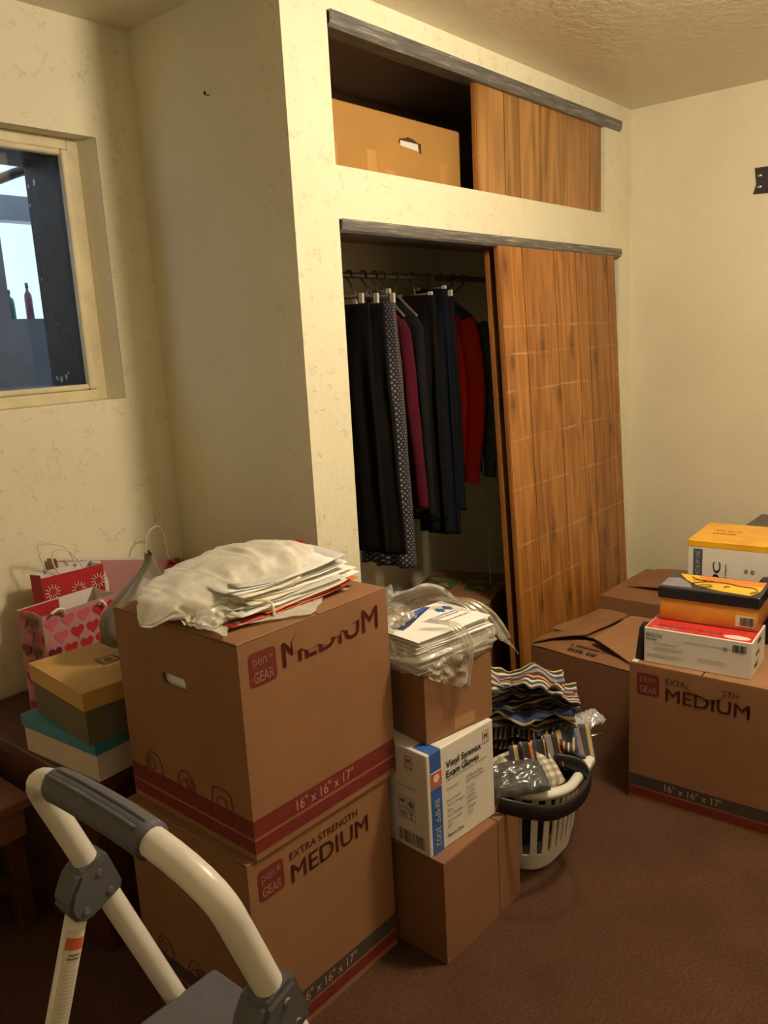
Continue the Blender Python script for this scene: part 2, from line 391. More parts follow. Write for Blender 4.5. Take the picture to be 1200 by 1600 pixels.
track('trim_1', OL+.002, 2.03, 2.246, .042)
track('trim_2', OL+.002, 2.035, 1.716, .036)
# sliding doors of grooved planks
PINE = wood_mat('honey_pine', (.235, .082, .015), (.43, .185, .042), True, tuple(z-1.685 for z in (1.40, 1.30, 1.165, .985, .80, .585, .40)))
PINE_E = M('pine_edge', (.30, .12, .03), .5, .2, 5, stretch=(20, 20, 1))
WALNUT = wood_mat('brown_walnut_panel', (.25, .115, .032), (.52, .27, .09), False, (), .42, .55)
GROOVE = M('groove_dark', (.018, .007, .003), .9, .1, 10)
def plank_door(name, xs, z0, z1, y, mat, tilt=0, thick=.014):
    """thing at the top edge so that it can hang tilted; planks proud of a dark core"""
    e = empty(name, (0, y, z1)); struct(e)
    hgt = z1-z0
    box('core', (xs[0]+.001, .005, -hgt), (xs[-1]-.001, thick, 0), GROOVE, e); box('edge_strip', (xs[0]-.004, .0, -hgt), (xs[0]+.0005, thick, 0), PINE_E, e)
    for a, b in zip(xs[:-1], xs[1:]):
        o = box('plank', (a+.0042*(a != xs[0]), -.004, -hgt), (b-.0042*(b != xs[-1]), .0045, 0), mat, e)
    e.rotation_euler = (tilt, 0, 0)
    return e
d1 = plank_door('door_1', [1.002, 1.165, 1.406, 1.59, 1.689, 1.886, 1.966], .03, 1.685, -.002, PINE, -.048)
box('nail', (1.945, -.0065, -.62), (1.951, -.002, -.614), STEEL, d1)
d2 = plank_door('door_2', [1.012, 1.16, 1.40, 1.60, 1.75, 1.93], .03, 1.672, .044, PINE, -.046)
d3 = plank_door('door_3', [.915, 1.093, 1.196, 1.354, 1.569, 1.769, 1.876], 1.860, 2.212, .018, WALNUT, 0, .014)
# ------------------------------------------------------------------ window
FR = M('cream_window_paint', (.66, .58, .38), .5, .12, 12, .25, 60)
win = struct(empty('window_1', (0, .68, 1.6)))
def wbox(name, lo, hi, mat, bev=.003): return box(name, (lo[0], lo[1]-.68, lo[2]-1.6), (hi[0], hi[1]-.68, hi[2]-1.6), mat, win, bev)
wbox('frame_jamb', (-.210, .700, 1.245), (-.148, .714, 2.0), FR); wbox('frame_head', (WX0, .700, 1.968), (-.210, .714, 2.0), FR); wbox('frame_sill', (WX0, .690, 1.245), (-.210, .714, 1.278), FR)
wbox('bead_jamb', (-.2345, .692, 1.2785), (-.2095, .716, 1.9675), FR, .006); wbox('bead_head', (WX0+.12, .692, 1.950), (-.2345, .716, 1.9675), FR, .006); wbox('bead_sill', (WX0+.12, .692, 1.2785), (-.2345, .716, 1.2955), FR, .006)
for i_, (lo_, hi_) in enumerate((((-.1475, .645), (-.205, .70)),)):
    bm = bmesh.new()
    P4 = [(-.149, .642), (-.175, .700), (-.149, .700)]
    A_ = [bm.verts.new((x, y-.68, 1.2455-1.6)) for x, y in P4]; B_ = [bm.verts.new((x, y-.68, 1.9995-1.6)) for x, y in P4]
    bm.faces.new(A_); bm.faces.new(B_)
    for k in range(3): bm.faces.new((A_[k], A_[(k+1) % 3], B_[(k+1) % 3], B_[k]))
    from_bm('splayed_jamb', bm, WALL_S, win)
m, nt, b = new_mat('window_glass'); nt.nodes.remove(b)
tr = N(nt, 'ShaderNodeBsdfTransparent'); tr.inputs[0].default_value = (.93, .95, .97, 1); gl = N(nt, 'ShaderNodeBsdfGlossy'); gl.inputs[1].default_value = .03
mx = N(nt, 'ShaderNodeMixShader'); mx.inputs[0].default_value = .03; nt.links.new(tr.outputs[0], mx.inputs[1]); nt.links.new(gl.outputs[0], mx.inputs[2]); nt.links.new(mx.outputs[0], nt.nodes['Material Output'].inputs[0])
box('pane', (WX0+.121, .722-.68, 1.2955-1.6), (-.2335, .725-.68, 1.9515-1.6), m, win)
SMEAR = M('old_paint_smear', (.5, .5, .5), .7, .3, 30)
def smear(x, y, z, r, seed, mat=SMEAR):
    bm = bmesh.new(); vs = []
    for k in range(9):
        a = 2*math.pi*k/9; q = r*(.6+.5*abs(nz(seed+k*.7, 3)))
        vs.append(bm.verts.new((x-.0008, y+q*math.cos(a), z+q*math.sin(a)*1.2)))
    bm.faces.new(vs); o = from_bm('paint_fleck', bm, mat, win); o.location = (0, -.68, -1.6)
for i, (y, z, r) in enumerate(((.80, 1.90, .012), (.835, 1.895, .008), (.842, 1.84, .006), (.83, 1.62, .006), (.76, 1.318, .011), (.79, 1.312, .014), (.815, 1.315, .01), (.745, 1.33, .006), (.77, 1.48, .003))): smear(-.2335, y+.06, z, r, i*5.1)
# beyond the window: a grey porch with its own opening to the daylight
PORCH = M('blue_grey_porch_paint', (.27, .31, .37), .7, .12, 8)
struct(boxes('wall_porch', [((-1.6, 1.8, 0), (.117, 1.9, 2.035)), ((.117, 1.8, 0), (1.3, 1.9, 1.543)), ((.9, 1.8, 1.543), (1.3, 1.9, 2.035))], PORCH))
struct(box('trim_3', (.117, 1.8, 1.937), (.9, 1.88, 2.035), M('pale_lintel_paint', (.55, .62, .70), .7, .05, 8)))
struct(box('floor_porch', (-1.6, .85, -.08), (1.3, 1.9, 0), PORCH))
b_ = tube('trim_4', [(-.1, 1.62, 1.99), (.12, 1.62, 2.085), (.5, 1.62, 2.23)], .018, DARKPAINT, None, 6); struct(b_)
def bottle(x, y, z, h, r, mat, capm, label):
    t = thing('bottle', label, 'bottle', (x, y, z))
    prof = [(0, 0), (r, 0), (r, h*.55), (r*.9, h*.68), (r*.35, h*.78), (r*.35, h*.86)]
    def lathe(name, pr, mt):
        bm = bmesh.new(); prev = None
        for rr, zz in pr:
            cur = [bm.verts.new((max(rr, .0005)*math.cos(a), max(rr, .0005)*math.sin(a), zz)) for a in [2*math.pi*k/14 for k in range(14)]]
            if prev:
                for k in range(14): bm.faces.new((prev[k], prev[(k+1) % 14], cur[(k+1) % 14], cur[k]))
            prev = cur
        bm.faces.new(prev); from_bm(name, bm, mt, t, True)
    lathe('body', prof, mat); lathe('cap', [(.001, h*.86), (r*.42, h*.86), (r*.42, h), (.001, h)], capm)
bottle(.137, 1.84, 1.543, .12, .02, M('teal_plastic', (.0, .42, .36), .3), M('teal_cap', (0, .3, .3), .4), 'teal bottle on the porch sill beyond the window')
bottle(.222, 1.84, 1.543, .15, .016, M('clear_pink_plastic', (.55, .25, .32), .3), M('grey_cap', (.3, .4, .5), .4), 'pinkish bottle on the porch sill beyond the window')
# ------------------------------------------------------------------ lamp on the ceiling (lights the room)
lamp = thing('ceiling_lamp', 'round flush ceiling lamp with a glowing glass dome', 'lamp', (LAMP_POS[0], LAMP_POS[1], H))
bm = bmesh.new(); bmesh.ops.create_cone(bm, cap_ends=True, segments=40, radius1=.07, radius2=.08, depth=.03, matrix=Matrix.Translation((0, 0, -.015))); from_bm('base', bm, M('lamp_base_white', (.7, .68, .6), .5), lamp)
m, nt, b = new_mat('lamp_glass'); b.inputs['Base Color'].default_value = (.9, .85, .7, 1); b.inputs['Emission Color'].default_value = (*LAMP_COLOR, 1); b.inputs['Emission Strength'].default_value = LAMP_STRENGTH
bm = bmesh.new(); bmesh.ops.create_uvsphere(bm, u_segments=28, v_segments=16, radius=.12)
bmesh.ops.scale(bm, vec=(1, 1, .72), verts=bm.verts); bmesh.ops.delete(bm, geom=[v for v in bm.verts if v.co.z > .075], context='VERTS'); bmesh.ops.translate(bm, vec=(0, 0, -.095), verts=bm.verts)
from_bm('glass_dome', bm, m, lamp, True)
# ------------------------------------------------------------------ cartons
def panel_hole(bm, w, h, t, hole, mtx, n=40):
    """a panel in x,z with a rounded slot; front at y=0, back at y=t"""
    cx, cz, hw, hh = hole; inner = []; outer = []
    for k in range(n):
        a = 2*math.pi*k/n; c, s = math.cos(a), math.sin(a)
        x = cx+(hw-hh)*max(-1, min(1, c*2.2))+hh*c*(1 if abs(c) > .45 else .45); inner.append((x, cz+hh*math.copysign(min(1, abs(s)*1.25), s)))
        dx = ((w-cx) if c > 0 else cx)/max(1e-6, abs(c)); dz = ((h-cz) if s > 0 else cz)/max(1e-6, abs(s)); q = min(dx, dz); outer.append((cx+c*q, cz+s*q))
    R = [[bm.verts.new((x, y, z)) for x, z in ring] for y in (0, t) for ring in (inner, outer)]
    i0, o0, i1, o1 = R
    for k in range(n):
        j = (k+1) % n
        bm.faces.new((i0[k], i0[j], o0[j], o0[k])); bm.faces.new((i1[k], o1[k], o1[j], i1[j])); bm.faces.new((i0[k], i1[k], i1[j], i0[j])); bm.faces.new((o0[k], o0[j], o1[j], o1[k]))
    # corner fill
    bmesh.ops.transform(bm, matrix=mtx, verts=[v for r in R for v in r])
    for (X, Z) in ((0, 0), (w, 0), (w, h), (0, h)):
        near = [k for k in range(n) if (abs(outer[k][0]-X) < 1e-6 or abs(outer[k][1]-Z) < 1e-6)]
        a = max((k for k in range(n) if abs(outer[k][0]-X) < 1e-5 and not abs(outer[k][1]-Z) < 1e-5), key=lambda k: -abs(outer[k][1]-Z))
        c = max((k for k in range(n) if abs(outer[k][1]-Z) < 1e-5 and not abs(outer[k][0]-X) < 1e-5), key=lambda k: -abs(outer[k][0]-X))
        for vs, y in ((o0, 0), (o1, t)):
            p = bm.verts.new(mtx @ Vector((X, y, Z))); bm.faces.new((vs[a], p, vs[c]))
TH = .004
def carton(name, label, size, loc, rz, mat, cat='box', group=None, hole=None, flaps='closed', tape=False, flap_axis='x'):
    w, d, h = size; t = thing(name, label, cat, loc, rz, group)
    bm = bmesh.new()
    add_box(bm, (0, 0, 0), (w, TH, h)); add_box(bm, (0, d-TH, 0), (w, d, h)); add_box(bm, (w-TH, TH, 0), (w, d-TH, h)); add_box(bm, (TH, TH, 0), (w-TH, d-TH, TH))
    if hole:
        panel_hole(bm, d-2*TH, h, TH, (d-TH-hole[0], hole[1], hole[2], hole[3]), Matrix(((0, 1, 0, 0), (-1, 0, 0, d-TH), (0, 0, 1, 0), (0, 0, 0, 1))))
    else: add_box(bm, (0, TH, 0), (TH, d-TH, h))
    o = from_bm('body', bm, mat, t); BODY[t.name] = o
    if flaps == 'closed':
        g = .0015
        if flap_axis == 'x':
            box('top_flap', (.001, .001, h), (w-.001, d/2-g, h+TH), mat, t, .0012, 1); box('top_flap', (.001, d/2+g, h), (w-.001, d-.001, h+TH), mat, t, .0012, 1)
        else:
            box('top_flap', (.001, .001, h), (w/2-g, d-.001, h+TH), mat, t, .0012, 1); box('top_flap', (w/2+g, .001, h), (w-.001, d-.001, h+TH), mat, t, .0012, 1)
    if tape:
        if flap_axis == 'x': box('tape', (0, d/2-.025, h+TH), (w, d/2+.025, h+TH+.0004), TAPE, t)
        else: box('tape', (w/2-.025, 0, h+TH), (w/2+.025, d, h+TH+.0004), TAPE, t)
    return t
BW, BH = .4064, .4278
LOGO_PALE = M('logo_pale_ink', (.50, .30, .22), .8, .1, 40)
def moving_print(t, worn, band1, band2, ink, head):
    sz = (BW, BW, BH)
    for f in ('F', 'L', 'R', 'B'):
        decal(t, sz, f, 0.0005, .046, BW-.0005, .082, band1, 'printed_band'); decal(t, sz, f, .0005, .014, BW-.0005, .040, band2, 'printed_band')
    f = 'F'
    decal(t, sz, f, .022, .339, .088, .405, RED_INK, 'printed_badge', r=.01)
    text(t, sz, f, 'pen+', .031, .372, .080, .396, LOGO_PALE, .005); text(t, sz, f, 'GEAR', .031, .346, .080, .367, LOGO_PALE, .012)
    text(t, sz, f, '16" x 16" x 17"', .108, .052, .270, .075, PALE_INK, .0)
    # left face: little pictograms over the band
    def ring_at(u, v, ru, rv, n=22, wd=.0028, sq=False):
        bm = bmesh.new(); P_ = []
        for k in range(n):
            a = 2*math.pi*k/n; c, s_ = math.cos(a), math.sin(a)
            if sq: q = (abs(c)**5+abs(s_)**5)**(-.2); c, s_ = c*q, s_*q
            P_.append((c, s_))
        A = [bm.verts.new((u+ru*c, v+rv*s_, .0012)) for c, s_ in P_]; B = [bm.verts.new((u+(ru-wd)*c, v+(rv-wd)*s_, .0012)) for c, s_ in P_]
        for k in range(n): bm.faces.new((A[k], A[(k+1) % n], B[(k+1) % n], B[k]))
        bmesh.ops.transform(bm, matrix=face_mtx(sz, 'L'), verts=bm.verts); from_bm('printed_pictogram', bm, head, on_body(t))
    for u0, v, ru, rv, q in ((.317, .095, .030, .034, False), (.325, .1, .012, .016, False), (.205, .088, .030, .034, False), (.21, .08, .018, .02, False), (.195, .095, .01, .012, True), (.09, .085, .032, .036, True), (.09, .085, .016, .018, True)): ring_at(BW-u0, v, ru, rv, sq=q)
    if worn == 'tall':
        text(t, sz, f, 'MEDIUM', .103, .352, .374, .402, RED_INK, .014)
        TORN = CARD
        poly_decal(t, sz, f, [(.130, .372), (.150, .378), (.170, .366), (.195, .372), (.214, .365), (.232, .374), (.256, .37), (.262, .380), (.285, .372), (.292, .384), (.318, .388), (.322, .41), (.28, .415), (.2, .412), (.14, .41), (.128, .398)], TORN, 'torn_patch', .0022)
    else:
        text(t, sz, f, 'EXTRA STRENGTH', .106, .386, .302, .402, ink, .004); text(t, sz, f, 'MEDIUM', .106, .334, .333, .374, head, .012)
        if worn == 'scraped':
            poly_decal(t, sz, f, [(.17, .383), (.20, .372), (.222, .366), (.25, .373), (.262, .384), (.258, .406), (.18, .406), (.166, .396)], CARD, 'torn_patch', .0022)
BGROUP = None
lowbox = carton('moving_box', 'cardboard moving box at the bottom of the two-box stack, dark band near the floor', (BW, BW, BH), (-.763, -.510, 0), -.025, CARD, hole=(.20, .30, .042, .013), flap_axis='y')
moving_print(lowbox, 'none', DARK_INK, RED_INK, MAROON_INK, MAROON_INK)
upbox = carton('moving_box', 'upper cardboard moving box of the stack with red bands, worn lettering and a handle slot', (BW, BW, BH), (-.7417, -.5156, .4328), -.0294, CARD, hole=(.211, .312, .040, .0125), flap_axis='y')
moving_print(upbox, 'tall', RED_INK, RED_INK, RED_INK, RED_INK)
box('inner_liner', (.012, .16, .28), (.016, .29, .34), PAPER, upbox)
rbox = carton('moving_box', 'cardboard moving box under the white and red hair tool box', (BW, BW, BH), (.5333, -.7024, 0), -1.5545, CARD, hole=(.20, .30, .042, .013), flap_axis='y')
moving_print(rbox, 'scraped', DARK_INK, RED_INK, MAROON_INK, MAROON_INK)
tag(decal(rbox, (BW, BW, BH), 'T', .004, .004, .02, .03, WHITE, 'paper_label', TH+.0006), 'white paper label')
# plain boxes by the stack
plainA = carton('shipping_box', 'plain brown cardboard box standing under the white glove carton', (.208, .30, .250), (-.343, -.655, 0), -.04, CARD_D, flap_axis='x')
plainB = carton('shipping_box', 'narrow plain brown box wedged between the glove carton base box and the laundry basket', (.094, .22, .246), (-.130, -.662, 0), .0, CARD_D, flap_axis='x')
# glove carton
GS = (.232, .24, .246)
glove = thing('glove_carton', 'white exam glove carton with a blue stripe on the plain brown box', 'box', (-.343, -.620, .254), -.10)
gb = box('body', (0, 0, 0), GS, WHITE, glove, .003, 2); BODY[glove.name] = gb
BLUE_INK = M('blue_ink', (.03, .10, .36), .5, .1, 20)
decal(glove, GS, 'F', .010, .001, .046, GS[2]-.001, BLUE_INK, 'printed_stripe'); decal(glove, GS, 'T', .010, .0, .046, .05, BLUE_INK, 'printed_stripe')
ORANGE_INK = M('orange_red_ink', (.55, .08, .03), .5, .1, 20)
decal(glove, GS, 'F', .010, .160, .046, .200, WHITE, 'printed_panel', .0011); decal(glove, GS, 'F', .0115, .162, .0455, .198, ORANGE_INK, 'printed_panel', .0016)
bmx = bmesh.new(); bmesh.ops.create_circle(bmx, cap_ends=True, segments=16, radius=.010, matrix=face_mtx(GS, 'F') @ Matrix.Translation((.028, .184, .0022))); from_bm('printed_emblem', bmx, WHITE, gb)
text(glove, GS, 'F', 'BASIC', .016, .165, .041, .172, WHITE, .01, off=.0022)
text(glove, GS, 'F', 'BMPF 3002', .020, .018, .037, .132, WHITE, .015, rot=-1, off=.0018)
text(glove, GS, 'F', 'Vinyl Synmax', .062, .186, .186, .208, BLACK_INK, .02); text(glove, GS, 'F', 'Exam Gloves', .062, .168, .176, .185, BLACK_INK, .02)
text(glove, GS, 'F', 'Latex Free  Powder Free  Non-Sterile', .062, .160, .205, .166, GREY_INK)
for s, v, r_ in (('Quantity', .136, '10 Boxes/Case'), ('', .126, '100 Pieces/Box'), ('Net Weight', .108, '3.6 KG'), ('Gross Weight', .096, '4.4 KG'), ('Size', .084, 'MEDIUM'), ('Item Number', .072, 'BMPF3002'), ('Lot Number', .058, '170508'), ('EXP', .046, '2022')):
    if s: text(glove, GS, 'F', s, .062, v, .062+.0048*len(s), v+.007, GREY_INK)
    text(glove, GS, 'F', r_, .130, v+.002, .130+.0046*len(r_), v+.009, GREY_INK)
text(glove, GS, 'F', 'Made in China', .060, .022, .115, .031, BLACK_INK, .005)
def m_badge(face, u, v, s=1):
    for a, b_, c, d_ in ((0, 0, .022*s, .001), (0, .03*s, .022*s, .031*s), (0, 0, .001, .031*s), (.021*s, 0, .022*s, .031*s)): decal(glove, GS, face, u+a, v+b_, u+c, v+d_, MAROON_INK, 'printed_rule')
    text(glove, GS, face, 'M', u+.005*s, v+.011*s, u+.017*s, v+.026*s, M('red_print', (.45, .03, .03), .6), .03); text(glove, GS, face, 'MEDIUM', u+.003*s, v+.003*s, u+.019*s, v+.007*s, GREY_INK)
m_badge('F', .192, .197)
m_badge('L', .175, .198)
text(glove, GS, 'L', 'Vinyl Exam Gloves', .150, .150, .205, .156, GREY_INK)
ICON = [[[(.006, .004), (.009, .004), (.009, .014), (.0115, .014), (.0075, .020), (.0035, .014), (.006, .014)], [(.014, .004), (.017, .004), (.017, .014), (.0195, .014), (.0155, .020), (.0115, .014), (.014, .014)]],
        [[(.0105, .004), (.0125, .004), (.0125, .012), (.0105, .012)], [(.0115+.008*math.cos(a_), .012+.008*math.sin(a_)) for a_ in [k*math.pi/8 for k in range(9)]]],
        [[(.006, .004), (.017, .004), (.017, .006), (.0125, .007), (.0125, .011), (.017, .020), (.006, .020), (.0105, .011), (.0105, .007), (.006, .006)]],
        [[(.0115+.008*math.cos(a_), .0125+.008*math.sin(a_)) for a_ in [k*math.pi/8 for k in range(16)]]]]
for i in range(2):
    for j in range(2):
        u, v = .150+i*.026, .070+j*.028
        for a, b_, c, d_ in ((0, 0, .023, .001), (0, .024, .023, .025), (0, 0, .001, .025), (.022, 0, .023, .025)): decal(glove, GS, 'L', u+a, v+b_, u+c, v+d_, GREY_INK, 'printed_rule')
        for pl in ICON[i*2+j]: poly_decal(glove, GS, 'L', [(u+x_, v+y_) for x_, y_ in pl], GREY_INK, 'printed_icon')
bars = bmesh.new(); x = .145; random.seed(3)
fmL = face_mtx(GS, 'L')
while x < .225:
    wd = random.choice((.0012, .002, .003)); add_box(bars, (x, .012, .0004), (x+wd, .042, .0009), fmL); x += wd+random.choice((.0012, .002, .003))
from_bm('printed_barcode', bars, GREY_INK, gb)
# carton with the clear bag of papers
small = carton('shipping_box', 'small brown carton with a tape patch on top of the glove carton', (.208, .165, .156), (-.304, -.594, .503), -.20, CARD, flap_axis='x')
decal(small, (.208, .165, .156), 'F', .085, .006, .150, .034, TAPE, 'tape_patch')
# upper closet carton
uc = carton('storage_box', 'yellowish cardboard box with a cut handle on the upper closet shelf', (.745, .40, .215), (.196, .105, 1.851), 0, CARD_Y, flap_axis='x')
US = (.745, .40, .215)
HND = M('hole_shadow', (.06, .03, .012), .9, .1, 10)
poly_decal(uc, US, 'F', [(.40, .138), (.405, .152), (.43, .155), (.45, .162), (.48, .158), (.505, .150), (.52, .150), (.52, .118), (.512, .118), (.508, .134)], HND, 'handle_cut'); poly_decal(uc, US, 'F', [(.408, .131), (.408, .147), (.502, .146), (.502, .124)], WHITE, 'handle_flap', .0016)
for u in (.06, .24, .33, .62): decal(uc, US, 'F', u, .01, u+.045, .10-.05*(u == .33), M('tape_stain', (.44, .24, .07), .5, .05, 8), 'tape_patch')
# closet floor carton with green print
gc = carton('shipping_box', 'cardboard box with green print on the closet floor', (.42, .36, .325), (1.035, .100, 0), .296, CARD, flap_axis='x')
gsz = (.42, .36, .329)
GREEN_INK = M('green_ink', (.05, .12, .035), .6, .1, 20)
for v_ in (.04, .20): decal(gc, gsz, 'T', .14, v_, .25, v_+.11, GREEN_INK, 'printed_panel', r=.012); poly_decal(gc, gsz, 'T', [(.195+.028*math.cos(a_)*(1+.3*math.cos(3*a_)), v_+.055+.028*math.sin(a_)*(1+.3*math.cos(3*a_))) for a_ in [k*math.pi/12 for k in range(24)]], CARD_L, 'printed_mark', .0012)
decal(gc, gsz, 'T', .30, .0, .33, .36, GREEN_INK, 'printed_band')
# ------------------------------------------------------------------ cartons at the right
def flap(parent, name, pts, mat, th=.004):
    """a bent sheet of card given by 4 corners (a b c d), a-b is the hinge"""
    a, b, c, d = [Vector(p) for p in pts]
    def fn(u, v): 
        p = a.lerp(b, u).lerp(d.lerp(c, u), v); p.z += .010*math.sin(v*math.pi)*.5+.004*nz(u*3, v*3, a.x*9); return p
    return grid(name, fn, 8, 6, mat, parent, thick=th, smooth=False)
cs = (.40, .47, .246)
cb = carton('shipping_box', 'brown box with loose overlapping top flaps in front of the pine door', cs, (.905, -.165, 0), -1.68, CARD_D, flaps='none')
flap(cb, 'top_flap', [(0, 0, .25), (.40, 0, .25), (.40, .16, .256), (0, .16, .252)], CARD)
flap(cb, 'top_flap', [(.40, .47, .25), (0, .47, .25), (0, .13, .275), (.40, .17, .268)], CARD)
flap(cb, 'top_flap', [(.002, .0, .262), (.002, .47, .262), (.17, .40, .288), (.15, .14, .283)], CARD)
flap(cb, 'top_flap', [(.398, .47, .262), (.398, .03, .262), (.20, .10, .290), (.18, .40, .287)], CARD_L)
marks(cb, (.4, .47, .256), 'T', .13, .065, .28, .080, DARK_INK, .0065, 4); marks(cb, (.4, .47, .256), 'T', .14, .025, .25, .047, DARK_INK, .0055, 8)
dbx = carton('shipping_box', 'brown closed box in the corner between the pine door and the right wall', (.50, .46, .285), (1.46, -.175, 0), -1.60, CARD, flap_axis='y')
flap(dbx, 'lifted_flap', [(.05, .46, .292), (.05, .16, .292), (.26, .16, .312), (.26, .46, .305)], CARD)
hid = carton('shipping_box', 'brown box behind the moving box, carrying the orange and white box', (.45, .40, .43), (.955, -.700, 0), -1.56, CARD_D, flap_axis='y')
# hair tool box
HS = (.290, .165, .104)
hb = thing('hair_tool_box', 'white box with a red top lying on the moving box below the yellow tin', 'box', (.554, -.736, .4322), -1.50)
BODY[hb.name] = box('body', (0, 0, 0), HS, WHITE, hb, .0015, 1)
REDP = M('bright_red_print', (.48, .03, .025), .45, .08, 15)
PINKL = M('pale_pink_print', (.75, .55, .5), .5, .05, 15)
decal(hb, HS, 'T', .004, .005, HS[0]-.004, HS[1]-.004, REDP, 'printed_top')
text(hb, HS, 'T', 'PREMIUM HAIRSTYLER', .03, .030, .205, .043, PINKL, .012); marks(hb, HS, 'T', .02, .014, .09, .019, PINKL, .0009, 3)
poly_decal(hb, HS, 'T', [(.245+.035*math.cos(a), .026+.015*math.sin(a)) for a in [k*math.pi/10 for k in range(20)]], PINKL, 'printed_oval', .0012)
text(hb, HS, 'F', 'REVLON', .006, .078, .05, .090, GREY_INK, .01); marks(hb, HS, 'F', .006, .070, .038, .074, GREY_INK, .0009, 5)
PALEGREY = M('pale_grey_ink', (.45, .43, .40), .6)
for k, (u, v, w_) in enumerate(((.03, .062, .06), (.03, .05, .08), (.03, .044, .07), (.01, .028, .1), (.01, .022, .09), (.11, .078, .13), (.15, .035, .08), (.15, .028, .07))):
    marks(hb, HS, 'F', u, v, u+w_, v+.003, PALEGREY, .0009, k+20)
def barcode(t, sz, face, u0, u1, v0, v1, mat, seed, off=.0009):
    random.seed(seed); bm = bmesh.new(); x = u0; f = face_mtx(sz, face)
    while x < u1:
        wd = random.choice((.0008, .0012, .002)); add_box(bm, (x, v0, off-.0004), (x+wd, v1, off), f); x += wd+random.choice((.0008, .0014))
    return from_bm('printed_barcode', bm, mat, on_body(t))
barcode(hb, HS, 'F', .240, .275, .072, .093, BLACK_INK, 5)
text(hb, HS, 'F', 'O', .216, .070, .226, .082, BLACK_INK, .01)
for v in (.03, .06, .09): marks(hb, HS, 'R', .02+v*.5, v-.008, .06+v*.5, v+.004, DARK_INK, .0009, int(v*100))
# yellow lidded tin-like box
def sunset_mat():
    m, nt, b = new_mat('orange_sunset_print'); co = coords(nt); s = N(nt, 'ShaderNodeSeparateXYZ'); nt.links.new(co, s.inputs[0])
    f = math_n(nt, 'MULTIPLY_ADD', tex_noise(nt, co, 14, 4), .05, math_n(nt, 'MULTIPLY', s.outputs[2], 1)); f = math_n(nt, 'MULTIPLY', f, 9)
    r = ramp(nt, [(.25, (.42, .09, .02)), (.5, (.62, .24, .03)), (.7, (.70, .34, .06)), (.95, (.55, .2, .03))]); nt.links.new(f, r.inputs[0]); nt.links.new(r.outputs[0], b.inputs['Base Color']); b.inputs['Roughness'].default_value = .3
    return m
TS = (.268, .150, .100)
tin = thing('lidded_box', 'yellow and orange lidded box with a drawn face, on the hair tool box', 'box', (.640, -.746, .5378), -1.49)
BODY[tin.name] = box('body', (0, 0, 0), (TS[0], TS[1], .075), sunset_mat(), tin, .003, 2)
LID = M('black_lid_print', (.018, .016, .02), .25, .2, 10)
lid = box('lid', (-.004, -.004, .066), (TS[0]+.004, TS[1]+.004, .100), LID, tin, .004, 3)
YEL = M('yellow_print', (.72, .44, .03), .3, .08, 10); LAV = M('grey_lavender_print', (.22, .2, .25), .35, .3, 12); ORG = M('orange_print', (.65, .2, .04), .3, .1, 10)
# the lid picture: a plain drawn face on yellow
def lid_poly(pts, mat, off): return poly_decal(lid, TS, 'T', pts, mat, 'printed_shape', off)
lid_poly([(.02, .145), (.055, .085), (.10, .04), (.16, .018), (.245, .006), (.262, .06), (.262, .145)], YEL, .0006)
lid_poly([(.0, .01), (.085, .018), (.075, .05), (.05, .08), (.03, .10), (.0, .09)], LAV, .0006)
lid_poly([(.075, .14), (.095, .10), (.15, .088), (.2, .098), (.262, .10), (.262, .145)], ORG, .001)
def lid_line(pts, r=.0016, mat=BLACK_INK): 
    o = tube('printed_line', [(x, y, TS[2]+.0008) for x, y in catmull([(p[0], p[1], 0) for p in pts], 6) for _ in (0,)] if False else [(p.x, p.y, TS[2]+.0008) for p in catmull([(a, b_, 0) for a, b_ in pts], 6)], r, mat, lid, 4, .25)
lid_line([(.075, .055), (.11, .085), (.16, .092), (.2, .08), (.24, .075), (.255, .05), (.24, .02)], .003, MAROON_INK); lid_line([(.07, .09), (.10, .10), (.14, .095)], .0015)
lid_line([(.095, .040), (.105, .056), (.125, .062), (.13, .052), (.115, .044), (.10, .042)]); lid_line([(.105, .030), (.125, .034), (.135, .05)]); lid_line([(.165, .05), (.172, .062), (.178, .06)], .003)
lid_line([(.06, .12), (.08, .10), (.11, .09)], .003, MAROON_INK)
barcode(tin, (TS[0], TS[1], .075), 'F', .222, .258, .014, .038, BLACK_INK, 9, .002); decal(tin, (TS[0], TS[1], .075), 'F', .210, .010, .260, .042, M('barcode_sticker', (.62, .55, .42), .5), 'sticker', .0010)
# orange and white tall box
OS = (.36, .26, .270)
ob = thing('product_box', 'tall white box with an orange top standing behind the yellow lidded box', 'box', (.950, -.716, .4342), -1.50)
BODY[ob.name] = box('body', (0, 0, 0), (OS[0], OS[1], OS[2]-.006), M('warm_white_card', (.66, .62, .56), .5, .05, 4), ob, .002, 1)
def orange_mat():
    m, nt, b = new_mat('orange_yellow_print'); co = coords(nt, (2, 6, 1)); r = ramp(nt, [(.3, (.62, .25, .01)), (.55, (.75, .40, .015)), (.75, (.60, .24, .01))]); nt.links.new(tex_noise(nt, co, 4, 3), r.inputs[0]); nt.links.new(r.outputs[0], b.inputs['Base Color']); b.inputs['Roughness'].default_value = .3; return m
box('orange_top', (-.0008, -.0008, OS[2]-.022), (OS[0]+.0008, OS[1]+.0008, OS[2]), orange_mat(), ob, .002, 1)
NAVY = M('navy_print', (.06, .07, .11), .5)
decal(ob, OS, 'F', .018, .145, .046, .242, NAVY, 'printed_panel'); text(ob, OS, 'F', 'MEDIUM USE', .025, .152, .039, .236, WHITE, .01, rot=1)
text(ob, OS, 'F', 'HD 9C', .078, .045, .102, .205, BLACK_INK, .015, rot=1); marks(ob, OS, 'F', .115, .09, .120, .20, GREY_INK, .0009, 6, True)
